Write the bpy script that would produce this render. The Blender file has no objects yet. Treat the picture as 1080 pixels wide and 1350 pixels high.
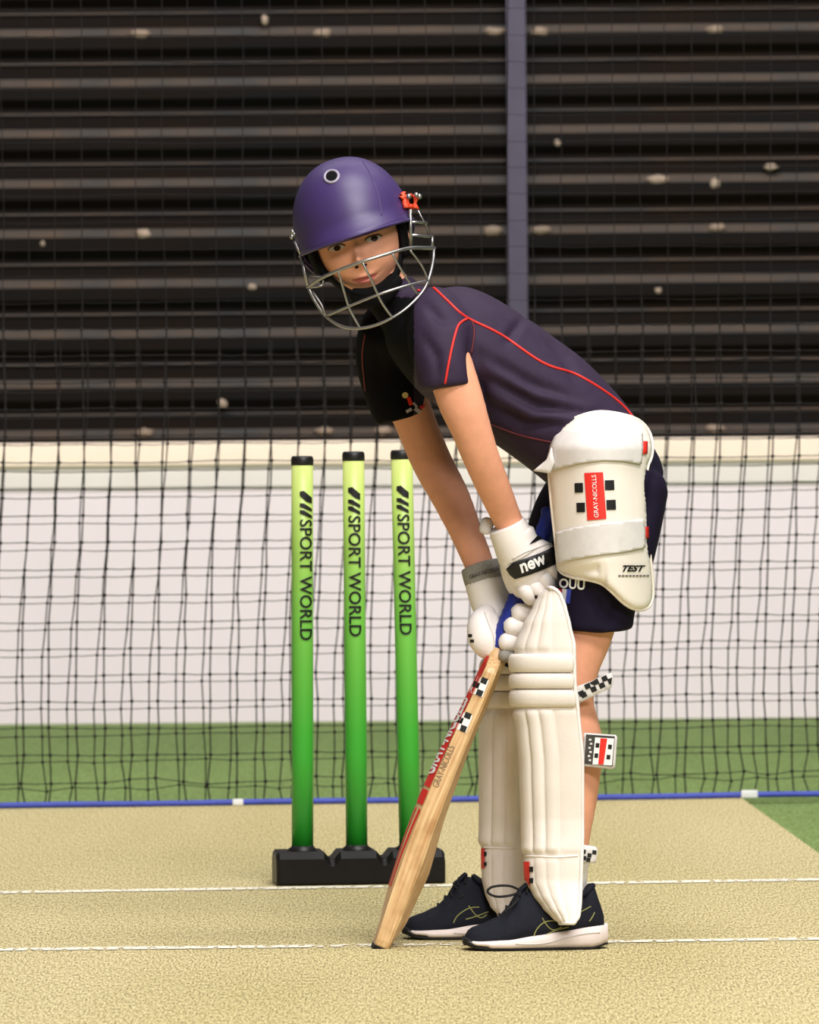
import bpy, bmesh, math, random
from mathutils import Vector, Matrix, noise
from mathutils.bvhtree import BVHTree
from mathutils.geometry import delaunay_2d_cdt

random.seed(7)
PI = math.pi
scene = bpy.context.scene
COL = scene.collection

# ------------------------------------------------------------------ camera
F = 8346.0            # focal length in pixels of the 1080 px wide frame
CAM_H = 0.79          # lens height above the turf
ALPHA = math.atan((675 - 552) / F)
RM = Matrix.Rotation(PI / 2 - ALPHA, 3, 'X') @ Matrix.Rotation(math.radians(-0.5), 3, 'Z')
CAM = Vector((0, 0, CAM_H))
cd = bpy.data.cameras.new('camera')
cd.sensor_fit = 'HORIZONTAL'
cd.sensor_width = 36.0
cd.lens = F * 36.0 / 1080.0
cd.clip_end = 200
cd.dof.use_dof = True
cd.dof.focus_distance = 9.5
cd.dof.aperture_fstop = 17
cam = bpy.data.objects.new('camera', cd)
cam.matrix_world = Matrix.Translation(CAM) @ RM.to_4x4()
COL.objects.link(cam)
scene.camera = cam

# ------------------------------------------------------------------ light
vs = scene.view_settings
vs.view_transform = 'Standard'
vs.look = 'None'
vs.gamma = 1.0
vs.use_curve_mapping = False
vs.exposure = 0.1

world = bpy.data.worlds.new('hall_air')
scene.world = world
world.use_nodes = True
world.node_tree.nodes['Background'].inputs[0].default_value = (0.95, 0.96, 1.0, 1)
world.node_tree.nodes['Background'].inputs[1].default_value = 0.10


def area(name, loc, aim, sx, sy, power, col=(1.0, 0.975, 0.955)):
    l = bpy.data.lights.new(name, 'AREA')
    l.shape = 'RECTANGLE'
    l.size, l.size_y, l.energy, l.color = sx, sy, power, col
    o = bpy.data.objects.new(name, l)
    o.location = loc
    o.rotation_euler = (Vector(aim) - Vector(loc)).to_track_quat('-Z', 'Y').to_euler()
    COL.objects.link(o)
    return o


# rows of hall strip lights: over the bowler's end, over the batter, over the lane behind; plus an added front fill
area('ceiling_lamp_bowler_end', (1.5, 5.0, 5.8), (0.1, 9.6, 0.5), 3.5, 1.2, 390)
area('added_fill_run_up', (2.4, 0.6, 4.6), (-0.1, 9.5, 0.8), 3.5, 1.2, 420)  # added low fill, brightens the face under the brim and the pads
area('ceiling_lamp_batter', (0.6, 8.6, 5.2), (0.3, 9.6, 0.0), 3.0, 1.0, 170)
area('ceiling_lamp_behind', (0.0, 12.9, 5.2), (0.0, 16.8, 0.3), 6.0, 0.8, 330)

# ------------------------------------------------------------------ helpers
B = 9.5               # distance of the batter
S = F / B             # pixels per metre there


def W(px, py, dy=0.0):
    """point seen at a pixel, dy metres behind the batter's plane"""
    d = RM @ Vector(((px - 540) / F, (675 - py) / F, -1.0))
    return CAM + d * ((B + dy) / d.y)


def G(px, py, z=0.0):
    d = RM @ Vector(((px - 540) / F, (675 - py) / F, -1.0))
    return CAM + d * ((z - CAM_H) / d.z)


RMT = RM.transposed()


def PX(p):
    q = RMT @ (Vector(p) - CAM)
    return 540 + F * q.x / -q.z, 675 - F * q.y / -q.z


def lin(c):
    r = []
    for v in c[:3]:
        v /= 255.0
        r.append(v / 12.92 if v <= 0.04045 else ((v + 0.055) / 1.055) ** 2.4)
    return (r[0], r[1], r[2], 1)


def mat(name, rgb, rough=0.6, var=0.08, scale=40, bump=0.0, bscale=300, metal=0.0, spec=0.4, rgb2=None, stretch=None,
        sheen=0.0, detail=4):
    m = bpy.data.materials.new(name)
    m.use_nodes = True
    nt = m.node_tree
    p = nt.nodes['Principled BSDF']
    p.inputs['Roughness'].default_value = rough
    p.inputs['Metallic'].default_value = metal
    p.inputs['Specular IOR Level'].default_value = spec
    if sheen:
        p.inputs['Sheen Weight'].default_value = sheen
    tc = nt.nodes.new('ShaderNodeTexCoord')
    src = tc.outputs['Object']
    if stretch:
        mp = nt.nodes.new('ShaderNodeMapping')
        mp.inputs['Scale'].default_value = stretch
        nt.links.new(src, mp.inputs[0])
        src = mp.outputs[0]
    n = nt.nodes.new('ShaderNodeTexNoise')
    n.inputs['Scale'].default_value = scale
    n.inputs['Detail'].default_value = detail
    nt.links.new(src, n.inputs['Vector'])
    cr = nt.nodes.new('ShaderNodeValToRGB')
    c = lin(rgb)
    if rgb2:
        c2 = lin(rgb2)
        a, b = c, c2
    else:
        a = tuple(v * (1 - var) for v in c[:3]) + (1,)
        b = tuple(min(1, v * (1 + var)) for v in c[:3]) + (1,)
    cr.color_ramp.elements[0].color = a
    cr.color_ramp.elements[1].color = b
    cr.color_ramp.elements[0].position = 0.3
    cr.color_ramp.elements[1].position = 0.7
    nt.links.new(n.outputs['Fac'], cr.inputs[0])
    nt.links.new(cr.outputs[0], p.inputs['Base Color'])
    if bump:
        bn = nt.nodes.new('ShaderNodeTexNoise')
        bn.inputs['Scale'].default_value = bscale
        bn.inputs['Detail'].default_value = 3
        nt.links.new(src, bn.inputs['Vector'])
        bp = nt.nodes.new('ShaderNodeBump')
        bp.inputs['Strength'].default_value = bump
        bp.inputs['Distance'].default_value = 0.002
        nt.links.new(bn.outputs['Fac'], bp.inputs['Height'])
        nt.links.new(bp.outputs[0], p.inputs['Normal'])
    return m


def props(o, label=None, cat=None, group=None, kind=None):
    for k, v in (('label', label), ('category', cat), ('group', group), ('kind', kind)):
        if v:
            o[k] = v
    return o


def thing(name, label, cat, loc, group=None):
    o = bpy.data.objects.new(name, None)
    o.location = loc
    o.empty_display_size = 0.05
    COL.objects.link(o)
    o['_l'] = 0
    del o['_l']
    return props(o, label, cat, group)


ORIG = {}


def attach(o, parent):
    if parent is None:
        return
    o.parent = parent
    p = parent
    loc = Vector((0, 0, 0))
    while p is not None:
        if p.type == 'EMPTY':
            loc += p.location
        p = p.parent
    o.matrix_parent_inverse = Matrix.Translation(loc).inverted() if parent.type == 'EMPTY' else Matrix.Identity(4)


def obj(name, bm, m, parent=None, smooth=True, label=None):
    me = bpy.data.meshes.new(name)
    if isinstance(bm, bmesh.types.BMesh):
        bmesh.ops.recalc_face_normals(bm, faces=bm.faces)
        bm.to_mesh(me)
        bm.free()
    else:
        me.from_pydata(*bm)
    for x in (m if isinstance(m, (list, tuple)) else [m]):
        me.materials.append(x)
    if smooth:
        me.polygons.foreach_set('use_smooth', [True] * len(me.polygons))
    o = bpy.data.objects.new(name, me)
    COL.objects.link(o)
    attach(o, parent)
    if label:
        o['label'] = label
    return o


def bake(o, mods):
    for kind, kw in mods:
        md = o.modifiers.new(kind, kind)
        for k, v in kw.items():
            setattr(md, k, v)
    dg = bpy.context.evaluated_depsgraph_get()
    me = bpy.data.meshes.new_from_object(o.evaluated_get(dg))
    o.modifiers.clear()
    old = o.data
    mats = list(old.materials)
    o.data = me
    if not me.materials:
        for x in mats:
            me.materials.append(x)
    bpy.data.meshes.remove(old)
    me.polygons.foreach_set('use_smooth', [True] * len(me.polygons))
    return o


def fuse(o, voxel=0.005, it=6, fac=0.5):
    return bake(o, [('REMESH', dict(mode='VOXEL', voxel_size=voxel)), ('SMOOTH', dict(factor=fac, iterations=it))])


def catmull(pts, sub, closed=False):
    n = len(pts)
    out = []
    rng = range(n if closed else n - 1)
    for i in rng:
        if closed:
            p0, p1, p2, p3 = (pts[(i + k) % n] for k in (-1, 0, 1, 2))
        else:
            p0, p1, p2, p3 = pts[max(i - 1, 0)], pts[i], pts[i + 1], pts[min(i + 2, n - 1)]
        for k in range(sub):
            t = k / sub
            out.append(tuple(0.5 * (2 * b + (c - a) * t + (2 * a - 5 * b + 4 * c - d) * t * t + (3 * b - a - 3 * c + d) * t ** 3)
                             for a, b, c, d in zip(p0, p1, p2, p3)))
    if not closed:
        out.append(tuple(pts[-1]))
    return out


def lerp_table(tab, x):
    if x <= tab[0][0]:
        return tab[0][1]
    for (a, va), (b, vb) in zip(tab, tab[1:]):
        if x <= b:
            t = (x - a) / (b - a)
            t = t * t * (3 - 2 * t) * 0.4 + t * 0.6
            return va + (vb - va) * t
    return tab[-1][1]


def loft_world(bm, pts, n=20, sub=4, r0=0.6, r1=0.6, ref=Vector((0, 1, 0))):
    """pts: (x, y, z, ra, rb): ra across the picture, rb along ref"""
    P = catmull(pts, sub) if sub > 1 else [tuple(p) for p in pts]
    C = [Vector(p[:3]) for p in P]
    rings = []

    def ring(c, t, ra, rb):
        a = t.cross(ref)
        if a.length < 1e-4:
            a = Vector((1, 0, 0))
        a.normalize()
        b = a.cross(t).normalized()
        return [bm.verts.new(c + a * (ra * math.cos(2 * PI * k / n)) + b * (rb * math.sin(2 * PI * k / n))) for k in range(n)]

    T = [(C[min(i + 1, len(C) - 1)] - C[max(i - 1, 0)]).normalized() for i in range(len(C))]
    if r0 > 0:
        for th in (75, 50, 25):
            c, s = math.cos(math.radians(th)), math.sin(math.radians(th))
            rings.append(ring(C[0] - T[0] * (s * r0 * P[0][3]), T[0], P[0][3] * c, P[0][4] * c))
    for c, t, p in zip(C, T, P):
        rings.append(ring(c, t, p[3], p[4]))
    if r1 > 0:
        for th in (25, 50, 75):
            c, s = math.cos(math.radians(th)), math.sin(math.radians(th))
            rings.append(ring(C[-1] + T[-1] * (s * r1 * P[-1][3]), T[-1], P[-1][3] * c, P[-1][4] * c))
    for A, Bq in zip(rings, rings[1:]):
        for k in range(n):
            bm.faces.new((A[k], A[(k + 1) % n], Bq[(k + 1) % n], Bq[k]))
    bm.faces.new(rings[0][::-1])
    bm.faces.new(rings[-1])
    return bm


def loft(bm, pts, n=20, sub=4, r0=0.6, r1=0.6):
    """pts: (px, py, dy, ra_px, rb_px)"""
    return loft_world(bm, [tuple(W(p[0], p[1], p[2])) + (p[3] / S, p[4] / S) for p in pts], n, sub, r0, r1)


def tube(bm, P, r, n=8, closed=False, sub=1):
    P = [tuple(p) for p in P]
    if sub > 1:
        P = catmull(P, sub, closed)
    C = [Vector(p) for p in P]
    m = len(C)
    up = Vector((0.13, 0.3, 0.94))
    rings = []
    for i, c in enumerate(C):
        t = (C[(i + 1) % m] - C[i - 1]) if closed else (C[min(i + 1, m - 1)] - C[max(i - 1, 0)])
        t.normalize()
        a = up - t * up.dot(t)
        if a.length < 0.05:
            a = Vector((1, 0, 0)) - t * t.x
        a.normalize()
        up = a
        b = t.cross(a)
        rr = r[i] if isinstance(r, (list, tuple)) else r
        rings.append([bm.verts.new(c + a * (rr * math.cos(2 * PI * k / n)) + b * (rr * math.sin(2 * PI * k / n))) for k in range(n)])
    for i in range(m if closed else m - 1):
        A, D = rings[i], rings[(i + 1) % m]
        for k in range(n):
            bm.faces.new((A[k], A[(k + 1) % n], D[(k + 1) % n], D[k]))
    if not closed:
        bm.faces.new(rings[0][::-1])
        bm.faces.new(rings[-1])
    return bm


def box(bm, lo, hi, bev=0.0):
    r = bmesh.ops.create_cube(bm, size=1.0)
    vs_ = r['verts']
    for v in vs_:
        v.co = Vector([(lo[i] + hi[i]) / 2 + v.co[i] * (hi[i] - lo[i]) for i in range(3)])
    if bev:
        bmesh.ops.bevel(bm, geom=list({e for v in vs_ for e in v.link_edges}), offset=bev, segments=3, profile=0.7, affect='EDGES')
    return bm


def inside(p, poly):
    x, y = p
    c = False
    for i in range(len(poly)):
        x1, y1 = poly[i - 1]
        x2, y2 = poly[i]
        if (y1 > y) != (y2 > y) and x < (x2 - x1) * (y - y1) / (y2 - y1) + x1:
            c = not c
    return c


def edge_dist(p, poly):
    best = 1e9
    for i in range(len(poly)):
        ax, ay = poly[i - 1]
        bx, by = poly[i]
        dx, dy = bx - ax, by - ay
        L = dx * dx + dy * dy or 1e-9
        t = max(0, min(1, ((p[0] - ax) * dx + (p[1] - ay) * dy) / L))
        best = min(best, math.hypot(p[0] - ax - t * dx, p[1] - ay - t * dy))
    return best


def fill(poly, step):
    """triangulate a 2-D outline with interior points"""
    dense = []
    for i in range(len(poly)):
        a, b = poly[i], poly[(i + 1) % len(poly)]
        k = max(1, int(math.hypot(b[0] - a[0], b[1] - a[1]) / step))
        for j in range(k):
            dense.append((a[0] + (b[0] - a[0]) * j / k, a[1] + (b[1] - a[1]) * j / k))
    V = [Vector(p) for p in dense]
    n = len(V)
    xs, ys = [p[0] for p in dense], [p[1] for p in dense]
    y = min(ys) + step * 0.5
    row = 0
    while y < max(ys):
        x = min(xs) + step * (0.5 if row % 2 else 0.0)
        while x < max(xs):
            if inside((x, y), dense) and edge_dist((x, y), poly) > step * 0.45:
                V.append(Vector((x, y)))
            x += step
        y += step
        row += 1
    v, e, f, *_ = delaunay_2d_cdt(V, [], [list(range(n))], 1, 1e-6)
    return [tuple(p) for p in v], [list(t) for t in f]


def bvh(*objs):
    V, Fc = [], []
    for o in objs:
        k = len(V)
        V += [v.co.copy() for v in o.data.vertices]
        Fc += [[i + k for i in p.vertices] for p in o.data.polygons]
    return BVHTree.FromPolygons(V, Fc)


def onto(tree, px, py, eps):
    d = (W(px, py) - CAM).normalized()
    loc, nor, idx, dist = tree.ray_cast(CAM, d)
    if loc is None:
        loc, nor, idx, dist = tree.find_nearest(W(px, py, -0.05))
    if nor.dot(d) > 0:
        nor = -nor
    return loc + nor * eps


def patch(name, poly, tree, m, parent, eps=0.0012, step=4.0, thick=0.0, label=None):
    """a sewn or printed patch lying on a surface"""
    v, f = fill(poly, step)
    o = obj(name, ([tuple(onto(tree, x, y, eps)) for x, y in v], [], f), m, parent, label=label)
    if thick:
        md = o.modifiers.new('t', 'SOLIDIFY')
        md.thickness = thick
        md.offset = 0
    return o


def text_tris(s, shear=0.0, bold=0.0, space=1.0):
    c = bpy.data.curves.new('tmp', 'FONT')
    c.body = s
    c.size = 1.0
    c.shear = shear
    c.offset = bold
    c.space_character = space
    c.resolution_u = 3
    o = bpy.data.objects.new('tmp', c)
    COL.objects.link(o)
    dg = bpy.context.evaluated_depsgraph_get()
    me = bpy.data.meshes.new_from_object(o.evaluated_get(dg))
    bm = bmesh.new()
    bm.from_mesh(me)
    bmesh.ops.triangulate(bm, faces=bm.faces)
    bmesh.ops.subdivide_edges(bm, edges=[e for e in bm.edges if e.calc_length() > 0.12], cuts=2)
    bmesh.ops.triangulate(bm, faces=bm.faces)
    bmesh.ops.subdivide_edges(bm, edges=[e for e in bm.edges if e.calc_length() > 0.12], cuts=1)
    bmesh.ops.triangulate(bm, faces=bm.faces)
    v = [(a.co.x, a.co.y) for a in bm.verts]
    bm.verts.index_update()
    f = [[q.index for q in p.verts] for p in bm.faces]
    bm.free()
    bpy.data.objects.remove(o)
    bpy.data.meshes.remove(me)
    bpy.data.curves.remove(c)
    x0, x1 = min(p[0] for p in v), max(p[0] for p in v)
    y0, y1 = min(p[1] for p in v), max(p[1] for p in v)
    return [((p[0] - x0) / (x1 - x0), (p[1] - y0) / (y1 - y0)) for p in v], f


def text_patch(name, s, origin, along, up, tree, m, parent, eps=0.0016, **kw):
    """lettering: origin, along and up are pixel vectors of the text's box"""
    v, f = text_tris(s, **kw)
    pts = [(origin[0] + along[0] * a + up[0] * b, origin[1] + along[1] * a + up[1] * b) for a, b in v]
    return obj(name, ([tuple(onto(tree, x, y, eps)) for x, y in pts], [], f), m, parent, smooth=False)


def seam(name, pts, tree, m, parent, r=0.0016, sub=6, eps=0.0006):
    P = catmull([tuple(p) for p in pts], sub)
    bm = bmesh.new()
    tube(bm, [onto(tree, x, y, eps) for x, y in P], r, 6)
    return obj(name, bm, m, parent)


def rect(cx, cy, w, h, ang=0.0):
    c, s = math.cos(math.radians(ang)), math.sin(math.radians(ang))
    return [(cx + x * c - y * s, cy + x * s + y * c) for x, y in ((-w / 2, -h / 2), (w / 2, -h / 2), (w / 2, h / 2), (-w / 2, h / 2))]


def ellipse(cx, cy, rx, ry, ang=0.0, n=20):
    c, s = math.cos(math.radians(ang)), math.sin(math.radians(ang))
    return [(cx + rx * math.cos(t) * c - ry * math.sin(t) * s, cy + rx * math.cos(t) * s + ry * math.sin(t) * c)
            for t in (2 * PI * k / n for k in range(n))]


# ------------------------------------------------------------------ materials
m_skin = mat('skin', (224, 158, 126), 0.55, 0.05, 60, 0.05, 500, spec=0.35)
m_lip = mat('lip', (188, 104, 94), 0.45, 0.05)
m_eyewhite = mat('eye_white', (205, 195, 190), 0.3, 0.03)
m_iris = mat('iris', (58, 40, 30), 0.25, 0.1)
m_hair = mat('hair', (92, 62, 42), 0.6, 0.3, 300)
m_shirt = mat('navy_jersey', (47, 35, 55), 0.66, 0.1, 60, 0.25, 900, spec=0.18)
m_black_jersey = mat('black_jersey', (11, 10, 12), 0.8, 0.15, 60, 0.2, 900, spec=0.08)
m_red_pipe = mat('red_piping', (214, 44, 36), 0.5)
m_darkred = mat('dark_red_piping', (84, 20, 26), 0.6)
m_shorts = mat('navy_shorts', (25, 19, 38), 0.75, 0.12, 50, 0.25, 800, spec=0.12)
m_white = mat('white_leather', (238, 230, 225), 0.5, 0.04, 25, 0.12, 500)
m_pad = mat('cream_pad_cover', (230, 220, 210), 0.55, 0.05, 18, 0.18, 400)
m_strap = mat('grey_white_strap', (214, 208, 204), 0.75, 0.05, 60, 0.3, 900)
m_guard = mat('cream_thigh_guard', (236, 226, 214), 0.5, 0.04, 14, 0.1, 400)
m_red = mat('print_red', (222, 44, 34), 0.45, 0.03)
m_black = mat('print_black', (20, 19, 20), 0.5, 0.1)
m_inkgrey0 = mat('fine_print_grey', (118, 110, 102), 0.6)
m_printwhite = mat('print_white', (240, 238, 235), 0.5, 0.02)
m_greyband = mat('grey_elastic', (150, 146, 138), 0.8, 0.1, 200, 0.3, 900)
m_blue = mat('blue_rubber_grip', (34, 48, 138), 0.55, 0.1, 60, 0.3, 700)
m_helmet = mat('purple_helmet_shell', (58, 41, 90), 0.45, 0.05, 30, 0.08, 900, spec=0.5)
m_steel = mat('grille_steel', (160, 158, 157), 0.32, 0.08, 80, metal=0.9)
m_blackpad = mat('black_foam', (13, 12, 13), 0.85, 0.2, 90, 0.2, 700, spec=0.1)
m_orange = mat('orange_hinge', (236, 80, 48), 0.45)
m_shoe = mat('dark_navy_mesh', (21, 23, 34), 0.7, 0.2, 200, 0.5, 1200, spec=0.2)
m_sole = mat('white_foam_sole', (226, 212, 208), 0.65, 0.06, 30, 0.1, 300)
m_outsole = mat('black_outsole', (26, 25, 26), 0.8, 0.1)
m_lime = mat('lime_stitch', (140, 140, 84), 0.6)
m_lace = mat('black_lace', (15, 15, 17), 0.8)
m_sock = mat('white_sock', (226, 220, 212), 0.85, 0.05, 120, 0.3, 900)
m_baseblack = mat('black_rubber_base', (17, 14, 13), 0.4, 0.15, 50, 0.1, 300, spec=0.25)
m_cap = mat('black_cap', (20, 18, 18), 0.45)
m_twine = mat('black_twine', (26, 22, 22), 0.9, 0.2)
m_cord = mat('blue_cord', (58, 72, 168), 0.55, 0.12, 30)
m_tag = mat('white_tag', (226, 226, 226), 0.6)


def wood_mat():
    m = bpy.data.materials.new('willow')
    m.use_nodes = True
    nt = m.node_tree
    p = nt.nodes['Principled BSDF']
    p.inputs['Roughness'].default_value = 0.45
    at = nt.nodes.new('ShaderNodeAttribute')
    at.attribute_name = 'grain'
    mp = nt.nodes.new('ShaderNodeMapping')
    mp.inputs['Scale'].default_value = (260, 260, 9)
    n = nt.nodes.new('ShaderNodeTexNoise')
    n.inputs['Scale'].default_value = 1
    n.inputs['Detail'].default_value = 5
    n2 = nt.nodes.new('ShaderNodeTexNoise')
    n2.inputs['Scale'].default_value = 26
    cr = nt.nodes.new('ShaderNodeValToRGB')
    cr.color_ramp.elements[0].position = 0.3
    cr.color_ramp.elements[1].position = 0.72
    cr.color_ramp.elements[0].color = lin((196, 150, 100))
    cr.color_ramp.elements[1].color = lin((232, 200, 150))
    mx = nt.nodes.new('ShaderNodeMix')
    mx.data_type = 'RGBA'
    mx.blend_type = 'MULTIPLY'
    c2 = nt.nodes.new('ShaderNodeValToRGB')
    c2.color_ramp.elements[0].position = 0.3
    c2.color_ramp.elements[1].position = 0.5
    c2.color_ramp.elements[0].color = (0.72, 0.64, 0.56, 1)
    c2.color_ramp.elements[1].color = (1, 1, 1, 1)
    mx.inputs[0].default_value = 0.8
    nt.links.new(at.outputs['Vector'], mp.inputs[0])
    nt.links.new(mp.outputs[0], n.inputs['Vector'])
    nt.links.new(at.outputs['Vector'], n2.inputs['Vector'])
    nt.links.new(n.outputs['Fac'], cr.inputs[0])
    nt.links.new(n2.outputs['Fac'], c2.inputs[0])
    nt.links.new(cr.outputs[0], mx.inputs[6])
    nt.links.new(c2.outputs[0], mx.inputs[7])
    nt.links.new(mx.outputs[2], p.inputs['Base Color'])
    return m


m_wood = wood_mat()


def stump_mat(ztop, zbot):
    m = bpy.data.materials.new('lime_to_green_plastic')
    m.use_nodes = True
    nt = m.node_tree
    p = nt.nodes['Principled BSDF']
    p.inputs['Roughness'].default_value = 0.38
    tc = nt.nodes.new('ShaderNodeTexCoord')
    sp = nt.nodes.new('ShaderNodeSeparateXYZ')
    mr = nt.nodes.new('ShaderNodeMapRange')
    mr.inputs['From Min'].default_value = zbot
    mr.inputs['From Max'].default_value = ztop
    cr = nt.nodes.new('ShaderNodeValToRGB')
    e = cr.color_ramp.elements
    e[0].position, e[0].color = 0.0, lin((30, 150, 42))
    e[1].position, e[1].color = 1.0, lin((196, 206, 118))
    for pos, c in ((0.3, (64, 170, 52)), (0.6, (118, 192, 76)), (0.85, (168, 198, 98))):
        x = e.new(pos)
        x.color = lin(c)
    nt.links.new(tc.outputs['Object'], sp.inputs[0])
    nt.links.new(sp.outputs['Z'], mr.inputs['Value'])
    nt.links.new(mr.outputs[0], cr.inputs[0])
    nt.links.new(cr.outputs[0], p.inputs['Base Color'])
    return m


def turf_mat(name, c1, c2, c3, bscale, patchc=None):
    m = bpy.data.materials.new(name)
    m.use_nodes = True
    nt = m.node_tree
    p = nt.nodes['Principled BSDF']
    p.inputs['Roughness'].default_value = 0.9
    p.inputs['Specular IOR Level'].default_value = 0.15
    tc = nt.nodes.new('ShaderNodeTexCoord')
    mp = nt.nodes.new('ShaderNodeMapping')
    mp.inputs['Scale'].default_value = (1, 0.12, 1)
    n = nt.nodes.new('ShaderNodeTexNoise')
    n.inputs['Scale'].default_value = bscale
    n.inputs['Detail'].default_value = 6
    n.inputs['Roughness'].default_value = 0.75
    cr = nt.nodes.new('ShaderNodeValToRGB')
    e = cr.color_ramp.elements
    e[0].position, e[0].color = 0.38, lin(c1)
    e[1].position, e[1].color = 0.62, lin(c3)
    x = e.new(0.5)
    x.color = lin(c2)
    n2 = nt.nodes.new('ShaderNodeTexNoise')
    n2.inputs['Scale'].default_value = 2.2
    n2.inputs['Detail'].default_value = 4
    c4 = nt.nodes.new('ShaderNodeValToRGB')
    c4.color_ramp.elements[0].position = 0.35
    c4.color_ramp.elements[1].position = 0.65
    c4.color_ramp.elements[0].color = lin(patchc) if patchc else (0.85, 0.85, 0.85, 1)
    c4.color_ramp.elements[1].color = (1, 1, 1, 1)
    mx = nt.nodes.new('ShaderNodeMix')
    mx.data_type = 'RGBA'
    mx.blend_type = 'MULTIPLY'
    mx.inputs[0].default_value = 1.0
    bp = nt.nodes.new('ShaderNodeBump')
    bp.inputs['Strength'].default_value = 0.3
    bp.inputs['Distance'].default_value = 0.003
    nt.links.new(tc.outputs['Object'], mp.inputs[0])
    nt.links.new(mp.outputs[0], n.inputs['Vector'])
    nt.links.new(mp.outputs[0], n2.inputs['Vector'])
    nt.links.new(n.outputs['Fac'], cr.inputs[0])
    nt.links.new(n2.outputs['Fac'], c4.inputs[0])
    nt.links.new(cr.outputs[0], mx.inputs[6])
    nt.links.new(c4.outputs[0], mx.inputs[7])
    nt.links.new(mx.outputs[2], p.inputs['Base Color'])
    nt.links.new(n.outputs['Fac'], bp.inputs['Height'])
    nt.links.new(bp.outputs[0], p.inputs['Normal'])
    return m


m_green = turf_mat('green_turf', (98, 114, 64), (114, 136, 78), (134, 156, 96), 220)
m_pitch = turf_mat('sandy_pitch_turf', (106, 94, 60), (190, 175, 130), (228, 216, 172), 330, (238, 238, 226))

# ------------------------------------------------------------------ the hall
WALL_Y = 16.8
WS = F / WALL_Y       # pixels per metre on the back wall


def wy(py):           # height on the back wall of a picture row
    return W(540, py, WALL_Y - B).z


# floor of green turf, the sandy pitch laid on it up to the net
bm = bmesh.new()
box(bm, (-6, -1, -0.10), (6, WALL_Y + 0.3, -0.012))
floor = props(obj('floor', bm, m_green, smooth=False), 'green artificial turf floor of the indoor cricket lane', kind='structure')

nl, nr = G(-500, 1073), G(1600, 1043)


def net_y(x):         # the net runs slightly askew across the lane
    t = (x - nl.x) / (nr.x - nl.x)
    return nl.y + (nr.y - nl.y) * t


a, b = G(985, 1060), G(1080, 1128)
ex0 = a.x + (0 - a.y) * (b.x - a.x) / (b.y - a.y)
bm = bmesh.new()
L0 = -4.2
pl = [(L0, -0.5), (b.x + (b.x - a.x) / (b.y - a.y) * (-0.5 - b.y), -0.5), (a.x, net_y(a.x)), (L0, net_y(L0))]
pv = [bm.verts.new((x, y, 0.0)) for x, y in pl]
f = bm.faces.new(pv)
r = bmesh.ops.extrude_face_region(bm, geom=[f])
for v in r['geom']:
    if isinstance(v, bmesh.types.BMVert):
        v.co.z -= 0.012
pitch = props(obj('floor_pitch', bm, m_pitch, smooth=False), 'sandy beige turf pitch strip under the batter', kind='structure')


def line_mat(name, wear):
    m = mat(name, (232, 224, 204), 0.85, 0.04, 200)
    nt = m.node_tree
    p = nt.nodes['Principled BSDF']
    tc = nt.nodes.new('ShaderNodeTexCoord')
    mp = nt.nodes.new('ShaderNodeMapping')
    mp.inputs['Scale'].default_value = (1, 0.25, 1)
    n = nt.nodes.new('ShaderNodeTexNoise')
    n.inputs['Scale'].default_value = 90
    n.inputs['Detail'].default_value = 6
    cr = nt.nodes.new('ShaderNodeValToRGB')
    cr.color_ramp.elements[0].position = wear - 0.06
    cr.color_ramp.elements[1].position = wear + 0.06
    nt.links.new(tc.outputs['Object'], mp.inputs[0])
    nt.links.new(mp.outputs[0], n.inputs['Vector'])
    nt.links.new(n.outputs['Fac'], cr.inputs[0])
    nt.links.new(cr.outputs[0], p.inputs['Alpha'])
    return m


m_line = line_mat('chalk_white_line', 0.42)
m_line_worn = line_mat('worn_white_line', 0.5)


def crease(p0, p1, half, m):
    A, D = G(*p0), G(*p1)
    t = (D - A).normalized()
    nrm = Vector((-t.y, t.x, 0)) * half
    bm = bmesh.new()
    k = 24
    rows = []
    for i in range(k + 1):
        c = A.lerp(D, i / k)
        c.z = 0.0012
        rows.append((bm.verts.new(c - nrm), bm.verts.new(c + nrm)))
    for (a0, a1), (b0, b1) in zip(rows, rows[1:]):
        bm.faces.new((a0, b0, b1, a1))
    return obj('crease_line', bm, m, pitch)


crease((-300, 1182), (1400, 1155), 0.026, m_line)
crease((-300, 1256), (415, 1248), 0.024, m_line)
crease((415, 1248), (800, 1242), 0.022, m_line_worn)
crease((800, 1242), (1400, 1234), 0.022, m_line)

# low white block wall with a cream capping, dark ribbed cladding above it
m_whitewall = mat('white_painted_block', (228, 216, 219), 0.75, 0.03, 3, 0.1, 60)
m_capping = mat('cream_capping', (246, 226, 206), 0.6, 0.05, 6)
m_skirt = mat('pale_grey_band', (222, 214, 208), 0.7, 0.03, 6)
zt = wy(580)
bm = bmesh.new()
box(bm, (-6, WALL_Y, -0.05), (6, WALL_Y + 0.3, zt - 0.004))
wall = props(obj('wall_back', bm, m_whitewall, smooth=False), 'low white painted wall behind the nets', kind='structure')
bm = bmesh.new()
box(bm, (-6, WALL_Y - 0.022, wy(612)), (6, WALL_Y + 0.06, zt), 0.008)
obj('capping', bm, m_capping, wall)
bm = bmesh.new()
box(bm, (-6, WALL_Y - 0.010, wy(640)), (6, WALL_Y + 0.04, wy(612)), 0.003)
obj('capping_band', bm, m_skirt, wall)

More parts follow.
